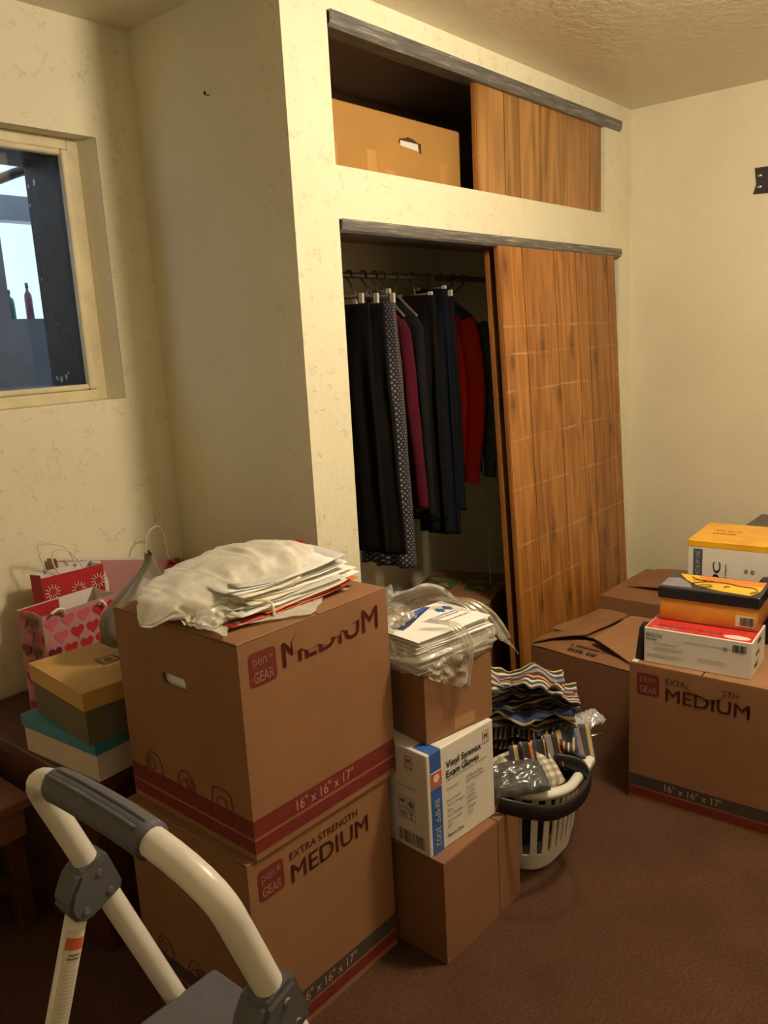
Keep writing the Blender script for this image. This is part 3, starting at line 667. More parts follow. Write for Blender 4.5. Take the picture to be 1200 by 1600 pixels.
text(ob, OS, 'F', 'O', .190, .178, .202, .190, GREY_INK, .06); marks(ob, OS, 'F', .172, .178, .184, .190, GREY_INK, .0009, 2); marks(ob, OS, 'T', .05, .145, .13, .158, ORANGE_INK, .0012, 12); marks(ob, OS, 'T', .05, .105, .12, .118, ORANGE_INK, .0012, 13)
# black case beside it and small black pouch
blk = thing('black_case', 'black rounded case standing between the lidded box and the orange topped box', 'case', (.855, -.955, .4322), -1.5)
box('shell', (0, 0, 0), (.14, .06, .195), BLACK, blk, .014, 4); box('latch', (.05, -.003, .12), (.09, .001, .135), M('dark_latch', (.05, .05, .05), .4), blk, .001, 1)
pch = prism('black_pouch', [(0, 0), (.14, 0), (.12, .05), (.06, .098), (.03, .09)], Matrix(((1, 0, 0, .556), (0, 0, -1, -.708), (0, 1, 0, .4325), (0, 0, 0, 1))), .022, BLACK, None, .003)
tag(pch, 'flat black pouch leaning against the end of the hair tool box', 'pouch')
cab = thing('side_cabinet', 'dark grey-brown cabinet by the right wall behind the orange topped box', 'cabinet', (1.62, -.685, 0), -1.57)
CABM = M('grey_brown_laminate', (.10, .075, .06), .45, .1, 6)
box('body', (.012, .012, 0), (.40, .25, .578), CABM, cab, .003, 1); box('top', (0, 0, .579), (.412, .262, .60), CABM, cab, .006, 2); box('door_panel', (.03, .004, .05), (.38, .0115, .55), CABM, cab, .002, 1)
# ------------------------------------------------------------------ table with shoe boxes and gift bags
tb = thing('wooden_table', 'dark red-brown wooden table under the shoe boxes and gift bags', 'table', (-.79, -.025, 0))
box('table_top', (0, 0, .415), (.775, .65, .4495), DARKWOOD, tb, .004, 2)
box('added_side_panel', (.015, .03, 0), (.035, .62, .415), DARKWOOD, tb, .002, 1); box('added_side_panel', (.74, .03, 0), (.76, .62, .415), DARKWOOD, tb, .002, 1); box('back_panel', (.035, .60, 0), (.74, .615, .415), DARKWOOD, tb); box('front_panel', (.035, .035, 0), (.74, .05, .415), DARKWOOD, tb, .002, 1)  # panels down to the floor, added to keep the space under the table dark
REDWOOD = M('reddish_wood', (.20, .075, .04), .45, .2, 3, stretch=(1, 8, 1))
st = thing('low_bench', 'low reddish-brown wooden bench beside the dark table', 'bench', (-1.20, .225, 0))
for k in range(3): box('seat_plank', (0, .002+k*.13, .325), (.395, .128+k*.13, .352), REDWOOD, st, .003, 1)
box('apron', (.02, .012, .255), (.375, .03, .325), REDWOOD, st, .002, 1); box('apron', (.02, .36, .255), (.375, .378, .325), REDWOOD, st, .002, 1)
for x, y in ((.02, .03), (.335, .03), (.02, .32), (.335, .32)): box('leg', (x, y, 0), (x+.04, y+.04, .325), DARKWOOD, st, .003, 1)
box('stretcher', (.06, .04, .12), (.335, .06, .15), DARKWOOD, st)
def shoebox(name, label, size, lidh, loc, rz, bodym, lidm):
    w, d, h = size; t = thing(name, label, 'box', loc, rz)
    boxes('body', [((0, 0, 0), (w, .002, h-.004)), ((0, d-.002, 0), (w, d, h-.004)), ((0, .002, 0), (.002, d-.002, h-.004)), ((w-.002, .002, 0), (w, d-.002, h-.004)), ((.002, .002, 0), (w-.002, d-.002, .002))], bodym, t)
    e = .004; lo = h-lidh
    l = boxes('lid', [((-e, -e, h-.002), (w+e, d+e, h)), ((-e, -e, lo), (w+e, -e+.002, h-.002)), ((-e, d+e-.002, lo), (w+e, d+e, h-.002)), ((-e, -e+.002, lo), (-e+.002, d+e-.002, h-.002)), ((w+e-.002, -e+.002, lo), (w+e, d+e-.002, h-.002))], lidm, t)
    return t, l
SHW = M('pale_pink_white_card', (.56, .45, .38), .6, .06, 8); TEAL = M('turquoise_card', (.045, .21, .27), .5, .06, 8)
shoebox('shoe_box', 'white shoe box with a turquoise lid standing on the dark table', (.185, .29, .095), .03, (-.765, -.026, .450), .055, SHW, TEAL)
GREYB = M('grey_brown_card', (.12, .095, .06), .7, .06, 8); TAN = M('tan_card', (.46, .27, .075), .6, .06, 8)
s2, l2 = shoebox('shoe_box', 'tan-lidded shoe box with a grey body, standing on the turquoise lid', (.19, .275, .125), .042, (-.781, -.032, .5455), -.10, GREYB, TAN)
sz2 = (.19, .275, .125); BODY[s2.name] = l2; STAMP = M('brown_stamp_ink', (.16, .09, .03), .7)
o = decal(s2, sz2, 'T', .105, .115, .155, .165, STAMP, 'printed_logo', r=.005); decal(s2, sz2, 'T', .113, .123, .147, .157, TAN, 'printed_logo', .0010, r=.003); poly_decal(s2, sz2, 'T', [(.130+.011*math.cos(a_), .140+.011*math.sin(a_)) for a_ in [k*math.pi/8 for k in range(16)]], STAMP, 'printed_logo', .0014)
# gift bags
def heart(cx, cy, s):
    out = []
    for k in range(18):
        t = 2*math.pi*k/18; out.append((cx+s*.0315*16*math.sin(t)**3, cy+s*.0315*(13*math.cos(t)-5*math.cos(2*t)-2*math.cos(3*t)-math.cos(4*t))))
    return out
PINK = M('pale_pink_paper', (.42, .20, .21), .6, .06, 8); REDG = M('red_gift_paper', (.40, .02, .025), .45, .1, 8); MAR = M('maroon_print', (.14, .01, .02), .5); PNK2 = M('rose_print', (.50, .10, .15), .5); CORD = M('paper_cord', (.72, .68, .62), .8)
WHITEIN = M('white_bag_inside', (.68, .62, .60), .7, .04, 8)
def giftbag(name, label, size, loc, rz, mat, inside, lean=0, flare=.0, drop=0):
    w, d, h = size; t = thing(name, label, 'gift bag', loc, rz)
    bm = bmesh.new(); e = flare
    B = [(0, 0, 0), (w, 0, 0), (w, d, 0), (0, d, 0)]; T = [(-e, -e-lean, h), (w+e, -e-lean, h-drop), (w+e, d+e-lean, h-drop), (-e, d+e-lean, h)]
    bv = [bm.verts.new(p) for p in B]; tv = [bm.verts.new(p) for p in T]
    # gusset crease at the sides
    g0 = [bm.verts.new((.012, d/2, 0)), bm.verts.new((w-.012, d/2, 0))]; g1 = [bm.verts.new((.012-e, d/2-lean, h)), bm.verts.new((w-.012+e, d/2-lean, h-drop))]
    bm.faces.new((bv[0], bv[1], tv[1], tv[0])); bm.faces.new((bv[2], bv[3], tv[3], tv[2]))
    bm.faces.new((bv[1], g0[1], g1[1], tv[1])); bm.faces.new((g0[1], bv[2], tv[2], g1[1])); bm.faces.new((bv[3], g0[0], g1[0], tv[3])); bm.faces.new((g0[0], bv[0], tv[0], g1[0]))
    bm.faces.new((bv[0], g0[0], bv[3], bv[2], g0[1], bv[1]))
    me = bpy.data.meshes.new('shell'); bm.to_mesh(me); bm.free()
    o = link_mesh('shell', me, mat, t); s = o.modifiers.new('s', 'SOLIDIFY'); s.thickness = .0012; s.offset = -1; me.materials.append(inside); s.material_offset = 1; s.material_offset_rim = 1
    return t
def cord(t, pts, r=.0022): return tube('handle', catmull(pts, 8), r, CORD, t, 6)
hw_, hd_, hh_ = .235, .12, .285
hbag = giftbag('gift_bag', 'pink gift bag covered in red and maroon hearts behind the shoe boxes', (hw_, hd_, hh_), (-.655, .355, .450), .05, PINK, WHITEIN)
random.seed(11)
heart_me = {}
for f, wid in (('F', hw_), ('L', hd_)):
    n = int(wid/.047); fm_ = face_mtx((hw_, hd_, hh_), f)
    for r_ in range(7):
        for c in range(n+1):
            u = .024+c*.047+(.0235 if r_ % 2 else 0); v = hh_-.026-r_*.040
            if u < .020 or u > wid-.019: continue
            gk = random.choice((0, 0, 1, 2))
            if gk not in heart_me:
                bm = bmesh.new(); bm.faces.new([bm.verts.new((x, y, .001)) for x, y in heart(0, 0, .040)])
                me = bpy.data.meshes.new('printed_heart'); bm.to_mesh(me); bm.free(); heart_me[gk] = me
            o = link_mesh('printed_heart', heart_me[gk], (REDG, MAR, PNK2)[gk], hbag); o.matrix_local = fm_ @ Matrix.Translation((u, v, 0))
box('back_lining', (.004, hd_-.006, hh_-.06), (.12, hd_-.003, hh_-.002), REDG, hbag)
cord(hbag, [(.06, -.002, hh_-.012), (.055, -.012, hh_+.005), (.04, -.014, hh_+.012), (.02, -.012, hh_+.004)], .004); cord(hbag, [(.165, -.002, hh_-.015), (.17, -.01, hh_-.004), (.18, -.012, hh_-.02)], .004)
rbag = giftbag('gift_bag', 'small red gift bag with white dash pattern and cord handles standing behind the heart bag', (.17, .06, .345), (-.565, .500, .450), -.06, REDG, WHITEIN, .0, .006)
for cx, cz in ((.02, .30), (.095, .29), (.155, .30), (.06, .22), (.14, .22)):
    bm = bmesh.new()
    for k in range(12):
        a = 2*math.pi*k/12; add_box(bm, (.010, -.0011, -.0004), (.022, .0011, .0004), face_mtx((.17, .06, .345), 'F') @ Matrix.Translation((cx, cz, .0075)) @ Matrix.Rotation(a, 4, 'Z'))
    from_bm('printed_burst', bm, WHITEIN, rbag)
cord(rbag, [(.05, .0, .34), (.03, -.01, .38), (.035, -.015, .415), (.07, -.012, .41), (.10, -.005, .38), (.12, 0, .34)]); cord(rbag, [(.04, .06, .34), (.02, .05, .42), (.05, .045, .425), (.10, .05, .40), (.13, .06, .34)])
pbag = giftbag('gift_bag', 'large pale pink and white gift bag with a tall cord handle in the corner', (.43, .05, .362), (-.475, .578, .450), .0, PINK, WHITEIN, 0, .003, .10)
poly_decal(pbag, (.43, .05, .362), 'F', [(-.002, .0), (.13, .0), (.15, .26), (.13, .330), (-.002, .358)], WHITEIN, 'white_side_panel', .0046)
cord(pbag, [(.295, .0, .28), (.293, -.01, .36), (.32, -.014, .392), (.355, -.01, .375), (.375, 0, .265)])
bm = bmesh.new()
for k in range(6):
    a = math.pi*2*k/6; c = Vector((.385, -.012, .255)); p = [c, c+Vector((.014*math.cos(a), -.012, .014*math.sin(a))), c+Vector((.028*math.cos(a), -.004, .024*math.sin(a))), c+Vector((.014*math.cos(a+.5), .003, .014*math.sin(a+.5)))]
    add_tube(bm, catmull(p+[c], 4), .005, 5, .3)
from_bm('ribbon_bow', bm, REDG, pbag, True)
# red bag behind the upper box
rb2 = giftbag('gift_bag', 'red gift bag with red ribbon handles between the upper moving box and the closet corner', (.10, .09, .325), (-.145, .015, .450), .0, REDG, REDG, 0, .006)
o = tube('ribbon_handle', catmull([(.02, 0, .32), (.015, -.012, .375), (.05, -.02, .395), (.09, -.014, .38), (.105, -.004, .31)], 8), .008, REDG, rb2, 6, .18)
# grey bag slumped behind the upper box
GREYF = M('grey_nylon', (.15, .13, .10), .35, .15, 10, .4, 30)
def gfn(u, v):
    a = 2*math.pi*u; z = .45+v*.452
    k = sm((v-.70)/.30)**.9; q = sm((v-.50)/.10)
    wx = lerp(lerp(.075, .105, q), .010, k)*(1+.14*nz(u*6, v*5, 3)); wy = lerp(.045, .010, k)*(1+.3*nz(u*6, v*5, 8))
    cx = lerp(lerp(-.495, -.555, q), -.500, k); cy = .055+.02*v
    return (cx+wx*math.cos(a)+.008*math.sin(9*a+v*5)*(1-v), cy+wy*math.sin(a)+.010*ridg(u*5, v*7, 2), z+.010*nz(u*8, v*4, 1))
gbag = grid('grey_bag', gfn, 48, 24, GREYF, None, True); tag(gbag, 'grey nylon bag slumped to a peak behind the upper moving box', 'bag')
# ------------------------------------------------------------------ white bag and mail on the upper box
TOPZ = .4328+BH+TH
mail_mats = [PAPER, PAPER2, PAPER, M('cream_paper', (.72, .66, .54), .75), M('flyer_print', (.45, .40, .38), .6, .5, 40)]
def sheet_obj(name, label, cx, cy, z, w, d, rz, mat, bend=.0, group=None, cat='paper', th=.0009, seed=0):
    c, s = math.cos(rz), math.sin(rz)
    def fn(u, v):
        x, y = (u-.5)*w, (v-.5)*d
        zz = z+bend*(u-.35)**2+.004*abs(nz(u*2.5+seed, v*2.5, seed))+.002*nz(u*6, v*6, seed+4)
        return (cx+x*c-y*s, cy+x*s+y*c, zz)
    o = grid(name, fn, 12, 8, mat, None, thick=th); tag(o, label, cat, group); return o
random.seed(21)
MG = 'loose mail spilling from the white bag'
RFOLD = M('red_folder', (.42, .04, .02), .5, .15, 10)
sheet_obj('folder', 'red folder lying under the loose mail on the upper moving box', -.545, -.385, TOPZ+.006, .30, .165, -.07, RFOLD, .02, None, 'folder', .002, 3)
ORF = M('orange_flyer', (.60, .17, .03), .5, .3, 20)
sheet_obj('flyer', 'orange flyer sticking out from under the loose mail on the upper moving box', -.485, -.39, TOPZ+.010, .26, .15, -.02, ORF, .02, None, 'paper', .0012, 5)
for k in range(17):
    z = TOPZ+.012+k*.0026
    sheet_obj('mail_sheet', 'sheet of mail in the fanned stack under the white plastic bag', -.525+random.uniform(-.02, .035)+k*.0010, -.400+random.uniform(-.012, .012)+k*.0028, z, random.uniform(.25, .30), random.uniform(.12, .15), -.10+random.uniform(-.13, .13), random.choice(mail_mats), random.uniform(.015, .05), MG, 'mail', .0011, k*1.7)
FILM_W = film_mat('milky_bag_film', (.90, .86, .77), .93, .35, .3, .22)
def bagfn(u, v):
    # long lumpy bag, axis from the left edge of the box to the right end
    a = 2*math.pi*u; t = v
    x = lerp(-.775, -.350, t); yc = lerp(-.285, -.285, t)+.015*math.sin(t*5)
    e = max(0, 1-abs(2*t-1)**2.6)**.5
    wy = (.085+.045*math.sin(t*math.pi))*e*(1+.22*nz(t*7, u*4, 2)); hz_ = lerp(.026, .043, sm(t*1.1))*e
    c, s = math.cos(a), math.sin(a)
    zc = TOPZ+lerp(.026, .058, sm(t*1.05))
    r_ = 1+.15*ridg(t*7+u*3, u*5, 1.3)+.12*ridg(t*16+u*4, u*9, 6)-.05
    y = yc+wy*c*r_; z = zc+hz_*s*r_
    if t > .05: z = max(z, TOPZ+.006+.004*abs(nz(t*9, u*9)))
    if x < -.742: z -= .022*sm((-.742-x)/.035)
    return (x+.012*nz(t*8, u*8, 5), y, z)
wb = grid('plastic_bag', bagfn, 72, 80, FILM_W, None, True); tag(wb, 'crumpled milky white plastic shopping bag on the upper moving box', 'plastic bag')
def skirt(u, v):
    x = lerp(-.735, -.40, u); y = lerp(-.35, -.485+.03*math.sin(u*9)+.02*nz(u*6, 1)-.01*u, v)
    return (x, y, TOPZ+.0035+.014*abs(ridg(u*9, v*4, 2)-.3)*(1-.5*v)*(.35+.65*sm((.35-u)/.25))+.002)
o = grid('bag_skirt', skirt, 60, 16, FILM_W, wb)
def hump(u, v):
    # torn mouth of the bag folding down at the left front of the mail
    x = lerp(-.73, -.575, u)+.01*nz(u*9, v*9, 7); y = lerp(-.30, -.44, v)+.012*nz(u*7, v*5, 9)
    return (x, y, TOPZ+.008+.038*math.sin(math.pi*min(1, u*1.05))*math.cos(v*1.45)+.010*ridg(u*8, v*8, 4))
grid('bag_fold', hump, 36, 30, FILM_W, wb)
def dangle(u, v): return (-.655+.035*v+.004*nz(v*5), -.435-.03*v, TOPZ+.055-.045*v+.004*math.sin(u*6))
# prints on the bag
o = tube('handle_loop', catmull([(-.62, -.43, TOPZ+.035), (-.60, -.455, TOPZ+.03), (-.605, -.47, TOPZ+.008)], 6), .003, FILM_W, wb, 6)
# ------------------------------------------------------------------ papers in a clear bag on the small carton
PZ = .503+.156+TH
random.seed(31); PG = 'papers inside the clear bag'
prz = -.16; pcx, pcy = -.175, -.520
for k in range(15):
    sheet_obj('paper_sheet', 'sheet of paper in the pile inside the clear bag on the small carton', pcx+random.uniform(-.008, .008), pcy+random.uniform(-.008, .008), PZ+.004+k*.0042, .235, .165, prz+random.uniform(-.05, .05), random.choice([PAPER, PAPER, PAPER2]), .0, PG, 'paper', .0024, k*2.1)
tz = PZ+.004+15*.0042+.004
top = thing('printed_letter', 'letter with blue print lying on top of the papers in the clear bag', 'paper', (pcx, pcy, tz), prz)
LZ = (.235, .165, .002)
lt = box('sheet', (0, 0, 0), LZ, PAPER, top); lt.location = (-LZ[0]/2, -LZ[1]/2, 0)
top.location = (pcx, pcy, tz+.003)
def lt_add(o): o.location = (-LZ[0]/2, -LZ[1]/2, 0)
LB = M('blue_print', (.04, .14, .42), .5, .3, 30); NB = M('navy_glossy_print', (.02, .04, .16), .3, .4, 30)
lt_add(poly_decal(top, LZ, 'T', [(.03, .08), (.06, .09), (.13, .125), (.185, .15), (.175, .163), (.09, .15), (.02, .12)], NB, 'printed_picture'))
lt_add(poly_decal(top, LZ, 'T', [(.11, .13), (.18, .150), (.17, .160), (.10, .147)], LB, 'printed_picture', .0012))
for du in (.183, .208):
    lt_add(decal(top, LZ, 'T', du-.010, .108, du+.010, .122, LB, 'printed_emblem')); lt_add(decal(top, LZ, 'T', du-.005, .100, du+.005, .130, LB, 'printed_emblem', .0009))
for k, (u, v) in enumerate(((.12, .085), (.12, .074), (.13, .05))): lt_add(marks(top, LZ, 'T', u, v, u+.085, v+.0045, GREY_INK, .0009, k+40))
FILM_C = film_mat('clear_bag_film', (.66, .60, .50), .42, .15, .4)
cbag = thing('plastic_bag', 'clear grey plastic bag wrapped around the pile of papers on the small carton', 'plastic bag', (pcx, pcy, PZ), prz)
def cfn(u, v):
    a = 2*math.pi*u; c, s = math.cos(a), math.sin(a)
    q = (abs(c)**4+abs(s)**4)**-.25
    hx, hy = .135, .100
    back = sm((s+.35)/1.1)  # 0 at front, 1 at back
    z = v*(.05+.075*back)
    inw = 1-.22*back*sm((v-.55)/.45)-(.0 if v < .8 else .04)
    r_ = (1+.06*ridg(u*14, v*3, 2)+.04*nz(u*30, v*6, 5))
    puff = 1+.16*math.sin(math.pi*v)*(.4+.6*back)
    x = hx*c*q*inw*r_*puff; y = hy*s*q*inw*r_*puff+.02*back
    if c < -.2: z += .02*v*back
    return (x, y, .004+z+.006*nz(u*12, v*4, 7)*v)
grid('film', cfn, 96, 22, FILM_C, cbag, True)
def cover(u, v):
    x = lerp(-.14, -.01, u); y = lerp(.12, .03, v)-.05*(1-u)*v
    z = .085+.035*math.sin(math.pi*(.15+.75*v))*(1-.55*u)+.008*ridg(u*7, v*7, 3)
    return (x, y, z-.012*v)
grid('film_fold', cover, 30, 30, FILM_C, cbag)
def strap(pts, name='handle', w=.012):
    C_ = catmull(pts, 8)
    def fn(u, v):
        i = min(len(C_)-1, int(round(v*(len(C_)-1)))); p = C_[i]; ww = w*(1+.5*math.sin(v*math.pi))
        return (p.x+(u-.5)*2*ww, p.y+.004*math.sin(u*19+v*3)-.002, p.z)
    return grid(name, fn, 16, len(C_), FILM_C, cbag)
strap([(-.045, -.03, .095), (-.01, -.085, .088), (.0, -.112, .06), (.002, -.118, .015), (-.012, -.118, -.05)])
def hang_film(u, v):
    x = lerp(-.125, -.002, u); y = -.118-.01*nz(u*6, v*4, 2)-.006*math.sin(u*9)
    return (x, y, .035-.085*v*(.35+.75*u)+.004*nz(u*8, v*8))
grid('front_film', hang_film, 24, 14, FILM_C, cbag)
strap([(.07, .06, .10), (.115, .0, .095), (.14, -.04, .07), (.165, -.06, .03), (.185, -.07, -.005)], 'handle', .018)
def side_film(u, v):
    return (lerp(.125, .20, v)+.006*nz(u*5, v*5), lerp(-.09, .02, u)-.01*v, lerp(.05, -.045+.05*u, v)+.006*ridg(u*6, v*5))
grid('side_film', side_film, 16, 14, FILM_C, cbag)
# ------------------------------------------------------------------ laundry basket
BP = M('white_basket_plastic', (.66, .64, .60), .35, .03, 10)
bx, by = .155, -.485; RA, RB, RZ = .185, .245, .262
bk = thing('laundry_basket', 'white slatted plastic laundry basket with a black carrying hoop', 'basket', (bx, by, 0), .0)
def sup(a, rx, ry, n=3.4):
    c, s = math.cos(a), math.sin(a); q = (abs(c)**n+abs(s)**n)**(-1/n); return rx*c*q, ry*s*q
def rim_z(a): return RZ+.008*math.cos(2*a+.3)-.012*math.exp(-((a-4.55)/.28)**2)
bm = bmesh.new(); prof = [(-.002, -.020), (.0, -.004), (.006, .004), (.016, .006), (.026, .001), (.030, -.012), (.027, -.012), (.022, -.002), (.012, .002), (.004, -.004), (.002, -.02)]
NR = 96; rings = []
for k in range(NR):
    a = 2*math.pi*k/NR; x, y = sup(a, 1, 1); 
    rings.append([bm.verts.new((sup(a, RA-.024+dx, RB-.024+dx)[0], sup(a, RA-.024+dx, RB-.024+dx)[1], rim_z(a)+dz)) for dx, dz in prof])
for k in range(NR):
    A, B = rings[k], rings[(k+1) % NR]
    for i in range(len(prof)): bm.faces.new((A[i], A[(i+1) % len(prof)], B[(i+1) % len(prof)], B[i]))
from_bm('rim', bm, BP, bk, True)
def tub(u, v):
    a = 2*math.pi*u
    if v < .3: k = v/.3; x, y = sup(a, .125*k, .185*k); return (x, y, .004)
    k = (v-.3)/.7; x, y = sup(a, lerp(.125, .134, k), lerp(.185, .194, k)); return (x, y, .004+.05*k)
grid('base', tub, 72, 14, BP, bk, True, .003)
me = None
NS = 34
for k in range(NS):
    a = 2*math.pi*(k+.5)/NS
    x0, y0 = sup(a, .134, .194); x1, y1 = sup(a, RA-.025, RB-.025)
    ta = a+.02; tx, ty = sup(ta, .134, .194); tv = Vector((tx-x0, ty-y0, 0)).normalized(); nv = Vector((tv.y, -tv.x, 0)); hw2 = .0085
    bm = bmesh.new()
    lo = Vector((x0, y0, .050)); hi = Vector((x1, y1, rim_z(a)-.010))
    vs = []
    for p, w2 in ((lo, hw2*1.25), (lo.lerp(hi, .12), hw2), (lo.lerp(hi, .9), hw2), (hi, hw2*1.25)): vs.append([bm.verts.new(p+tv*sx*w2+nv*sy*.002) for sx, sy in ((-1, -1), (1, -1), (1, 1), (-1, 1))])
    for A, B in zip(vs[:-1], vs[1:]):
        for i in range(4): bm.faces.new((A[i], A[(i+1) % 4], B[(i+1) % 4], B[i]))
    bm.faces.new(vs[0]); bm.faces.new(vs[-1]); from_bm('slat', bm, BP, bk)
HOOP = [(-.108, -.648, .278), (-.066, -.700, .258), (-.006, -.737, .234), (.053, -.759, .231), (.11, -.764, .235), (.16, -.755, .246), (.178, -.733, .260), (.169, -.705, .276), (.14, -.665, .286)]
hoop = catmull(HOOP, 7)
tag(tube('hoop_handle', [p-Vector((bx, by, 0)) for p in hoop], .021, BLACK, bk, 10, .28, nrm=(0, 0, 1)), 'black carrying hoop')
# things in the basket
STR = [(0, (.025, .022, .03)), (.10, (.55, .42, .18)), (.16, (.02, .02, .03)), (.27, (.60, .50, .28)), (.33, (.03, .05, .14)), (.42, (.22, .18, .17)), (.50, (.03, .02, .02)), (.60, (.60, .20, .05)), (.655, (.03, .025, .03)), (.74, (.58, .55, .50)), (.79, (.05, .05, .07)), (.88, (.50, .36, .14)), (.94, (.03, .04, .10))]
STRIPE = stripe_mat('striped_cloth', STR, 1, 2.0); STRIPE2 = stripe_mat('striped_cloth_across', STR, 0, 3.0)
def folded(name, label, cx, cy, z, w, d, rz, layers, gap, mat, seed, droop=0):
    c, s = math.cos(rz), math.sin(rz)
    per = d*layers
    def fn(u, v):
        t = v*layers; k = min(layers-1, int(t)); f = t-k
        y = (f-.5)*d if k % 2 == 0 else (.5-f)*d
        zz = z+k*gap
        r_ = .12
        if f > 1-r_ and k < layers-1: zz += gap*.5*sm((f-(1-r_))/r_)
        if f < r_ and k > 0: zz -= gap*.5*sm((r_-f)/r_)
        x = (u-.5)*w*(1+.05*nz(k*3.1+seed, 1))+.012*nz(v*4, seed+k)
        y += .030*nz(u*3, k+seed, 2)+.012*nz(u*9, v*3, seed)
        zz += .022*nz(u*3.5+seed, v*2.5, k)+.014*nz(u*8+seed, v*5, k+3)+.006*math.sin(u*8+seed+k)-droop*max(0, abs(u-.5)*2-.55)**2
        return (cx+x*c-y*s, cy+x*s+y*c, zz)
    o = grid(name, fn, 34, 14*layers, mat, None, thick=.003); tag(o, label, 'cloth'); return o
folded('folded_cloth', 'striped cloth folded at the bottom of the pile in the laundry basket, hanging in pleats', .205, -.555, .300, .27, .17, -1.15, 3, .018, STRIPE2, 2.2, .05)
folded('folded_cloth', 'striped cloth with an orange band in the middle of the pile in the laundry basket', .195, -.555, .360, .25, .15, -1.05, 3, .017, STRIPE, 5.7)
folded('folded_cloth', 'striped cloth with a blue end in the upper pile of the laundry basket', .21, -.56, .415, .25, .14, -1.0, 2, .02, STRIPE, 9.1)
folded('folded_cloth', 'striped cloth lying at the top of the pile in the laundry basket', .185, -.545, .455, .22, .13, -1.1, 2, .018, STRIPE, 13.4)
# pleated hem hanging from the pile
def hem(u, v):
    x0, y0 = lerp(.04, .27, u), lerp(-.60, -.69, u)
    return (x0-.02*v+.006*math.sin(u*40), y0-.03*v+.012*math.sin(u*42+1), .345-.085*v*(1+.18*math.sin(u*21))+.008*nz(u*5))
o = grid('pleated_cloth', hem, 90, 10, STRIPE2, None, thick=.002); tag(o, 'pleated striped cloth hem hanging out under the folded pile in the basket', 'cloth')
GING = check_mat('gingham', (.60, .54, .40), (.34, .31, .25), (.22, .2, .18), 7)
def cushion(cx, cy, cz, rx, ry, rzz, rot, tilt, crum=0):
    mt = Matrix.Translation((cx, cy, cz)) @ Matrix.Rotation(rot, 4, 'Z') @ Matrix.Rotation(tilt, 4, 'X')
    def top_(sgn):
        def fn(u, v):
            x, y = (u-.5)*2, (v-.5)*2; h_ = ((1-x**4)*(1-y**4))**.5
            return mt @ Vector((x*rx*(1-.06*y*y), y*ry*(1-.06*x*x), sgn*rzz*h_+.003*nz(u*6, v*6)+crum*ridg(u*5, v*7, 3)*h_))
        return fn
    return top_
cf = cushion(.075, -.625, .275, .085, .065, .028, -.45, .5)
t = thing('gingham_pouch', 'cream and grey gingham pouch on top of the laundry basket', 'pouch', (0, 0, 0))
grid('front_panel', cf(1), 20, 20, GING, t); grid('back_panel', cf(-1), 20, 20, GING, t)
DGP = film_mat('dark_grey_film', (.10, .10, .10), .85, .2, .1)
cf = cushion(.0, -.640, .290, .075, .05, .018, -.7, .35, .014)
t = thing('plastic_pouch', 'shiny dark grey plastic pouch by the basket rim beside the glove carton', 'pouch', (0, 0, 0))
grid('front_panel', cf(1), 24, 24, DGP, t); grid('back_panel', cf(-1), 20, 20, DGP, t)
rd = thing('red_handle_tool', 'red handled tool lying across the basket beside the striped cloths', 'tool', (.255, -.665, .288), -.35)
tube('grip', [(-.06, 0, .0), (-.03, 0, .004), (.03, 0, .004), (.045, 0, .0)], .010, M('red_plastic', (.30, .015, .02), .35), rd, 10); tube('blade', [(.045, 0, 0), (.09, -.01, 0)], .004, STEEL, rd, 6)
GF = film_mat('grey_film', (.5, .5, .52), .75, .2, .3)
def gpl(u, v): return (lerp(.27, .36, u)+.008*nz(u*5, v*5), lerp(-.67, -.60, v)-.04*u, .292+.035*math.sin(v*3)*(1-.4*u)+.012*ridg(u*4, v*6)+.02*u)
o = grid('plastic_wrap', gpl, 24, 18, GF, None, thick=.002); tag(o, 'crumpled grey plastic wrap at the far end of the laundry basket', 'plastic wrap')
BLKC = M('black_cloth', (.012, .011, .012), .9)
def blk_(u, v):
    a = 2*math.pi*u; k = min(1, v/.6); d = max(0, (v-.6)/.4)
    z = lerp(.235+.03*nz(math.cos(a)*k*2, math.sin(a)*k*2, 5), .065, sm(d)) if d > 0 else .235+.03*nz(math.cos(a)*k*2, math.sin(a)*k*2, 5)-.02*k**4
    g = lerp(1, .80, sm(d)); x, y = sup(a, .146*k*g, .206*k*g)
    return (bx+x*(1+.03*nz(a, v*6)), by+y*(1+.03*nz(a, v*6, 3)), z)
o = grid('dark_clothes', blk_, 48, 30, BLKC, None, True); tag(o, 'dark clothes filling the laundry basket under the striped cloths', 'clothes')
# ------------------------------------------------------------------ step stool (folding ladder)
WT = M('white_tube_enamel', (.66, .62, .57), .3, .04, 8); GR = M('grey_rubber', (.085, .085, .095), .6, .1, 30, .2, 200)
sx0, sy0, sz0, syaw, slean, sw, sh, sn, ssb = -1.162, -.746, .840, -1.588, .354, .204, .084, 2.476, .243
ew = Vector((math.cos(syaw), math.sin(syaw), 0)); eo = Vector((-ew.y, ew.x, 0)); es = eo*math.sin(slean)+Vector((0, 0, -math.cos(slean)))
O3 = Vector((sx0, sy0, sz0)); TR = .0185
LEN = sz0/math.cos(slean)
def hp(side, s):
    w = sw*(1-(1-s/sh)**sn)**(1/sn) if s < sh else sw
    return O3+es*s+ew*side*w
lad = thing('step_stool', 'white tubular folding step stool with a grey foam grip', 'step stool', (sx0, sy0, 0))
def LP(p): return Vector(p)-Vector((sx0, sy0, 0))
svals = [LEN-.02, .6, .45, .3, .2, .13, .084, .075, .062, .048, .035, .024, .015, .009, .004, .001]
path = [hp(-1, s) for s in svals]+[hp(-1, 0)]+[hp(1, s) for s in reversed(svals)]
tube('hoop_rail', [LP(p) for p in path], TR, WT, lad, 14)
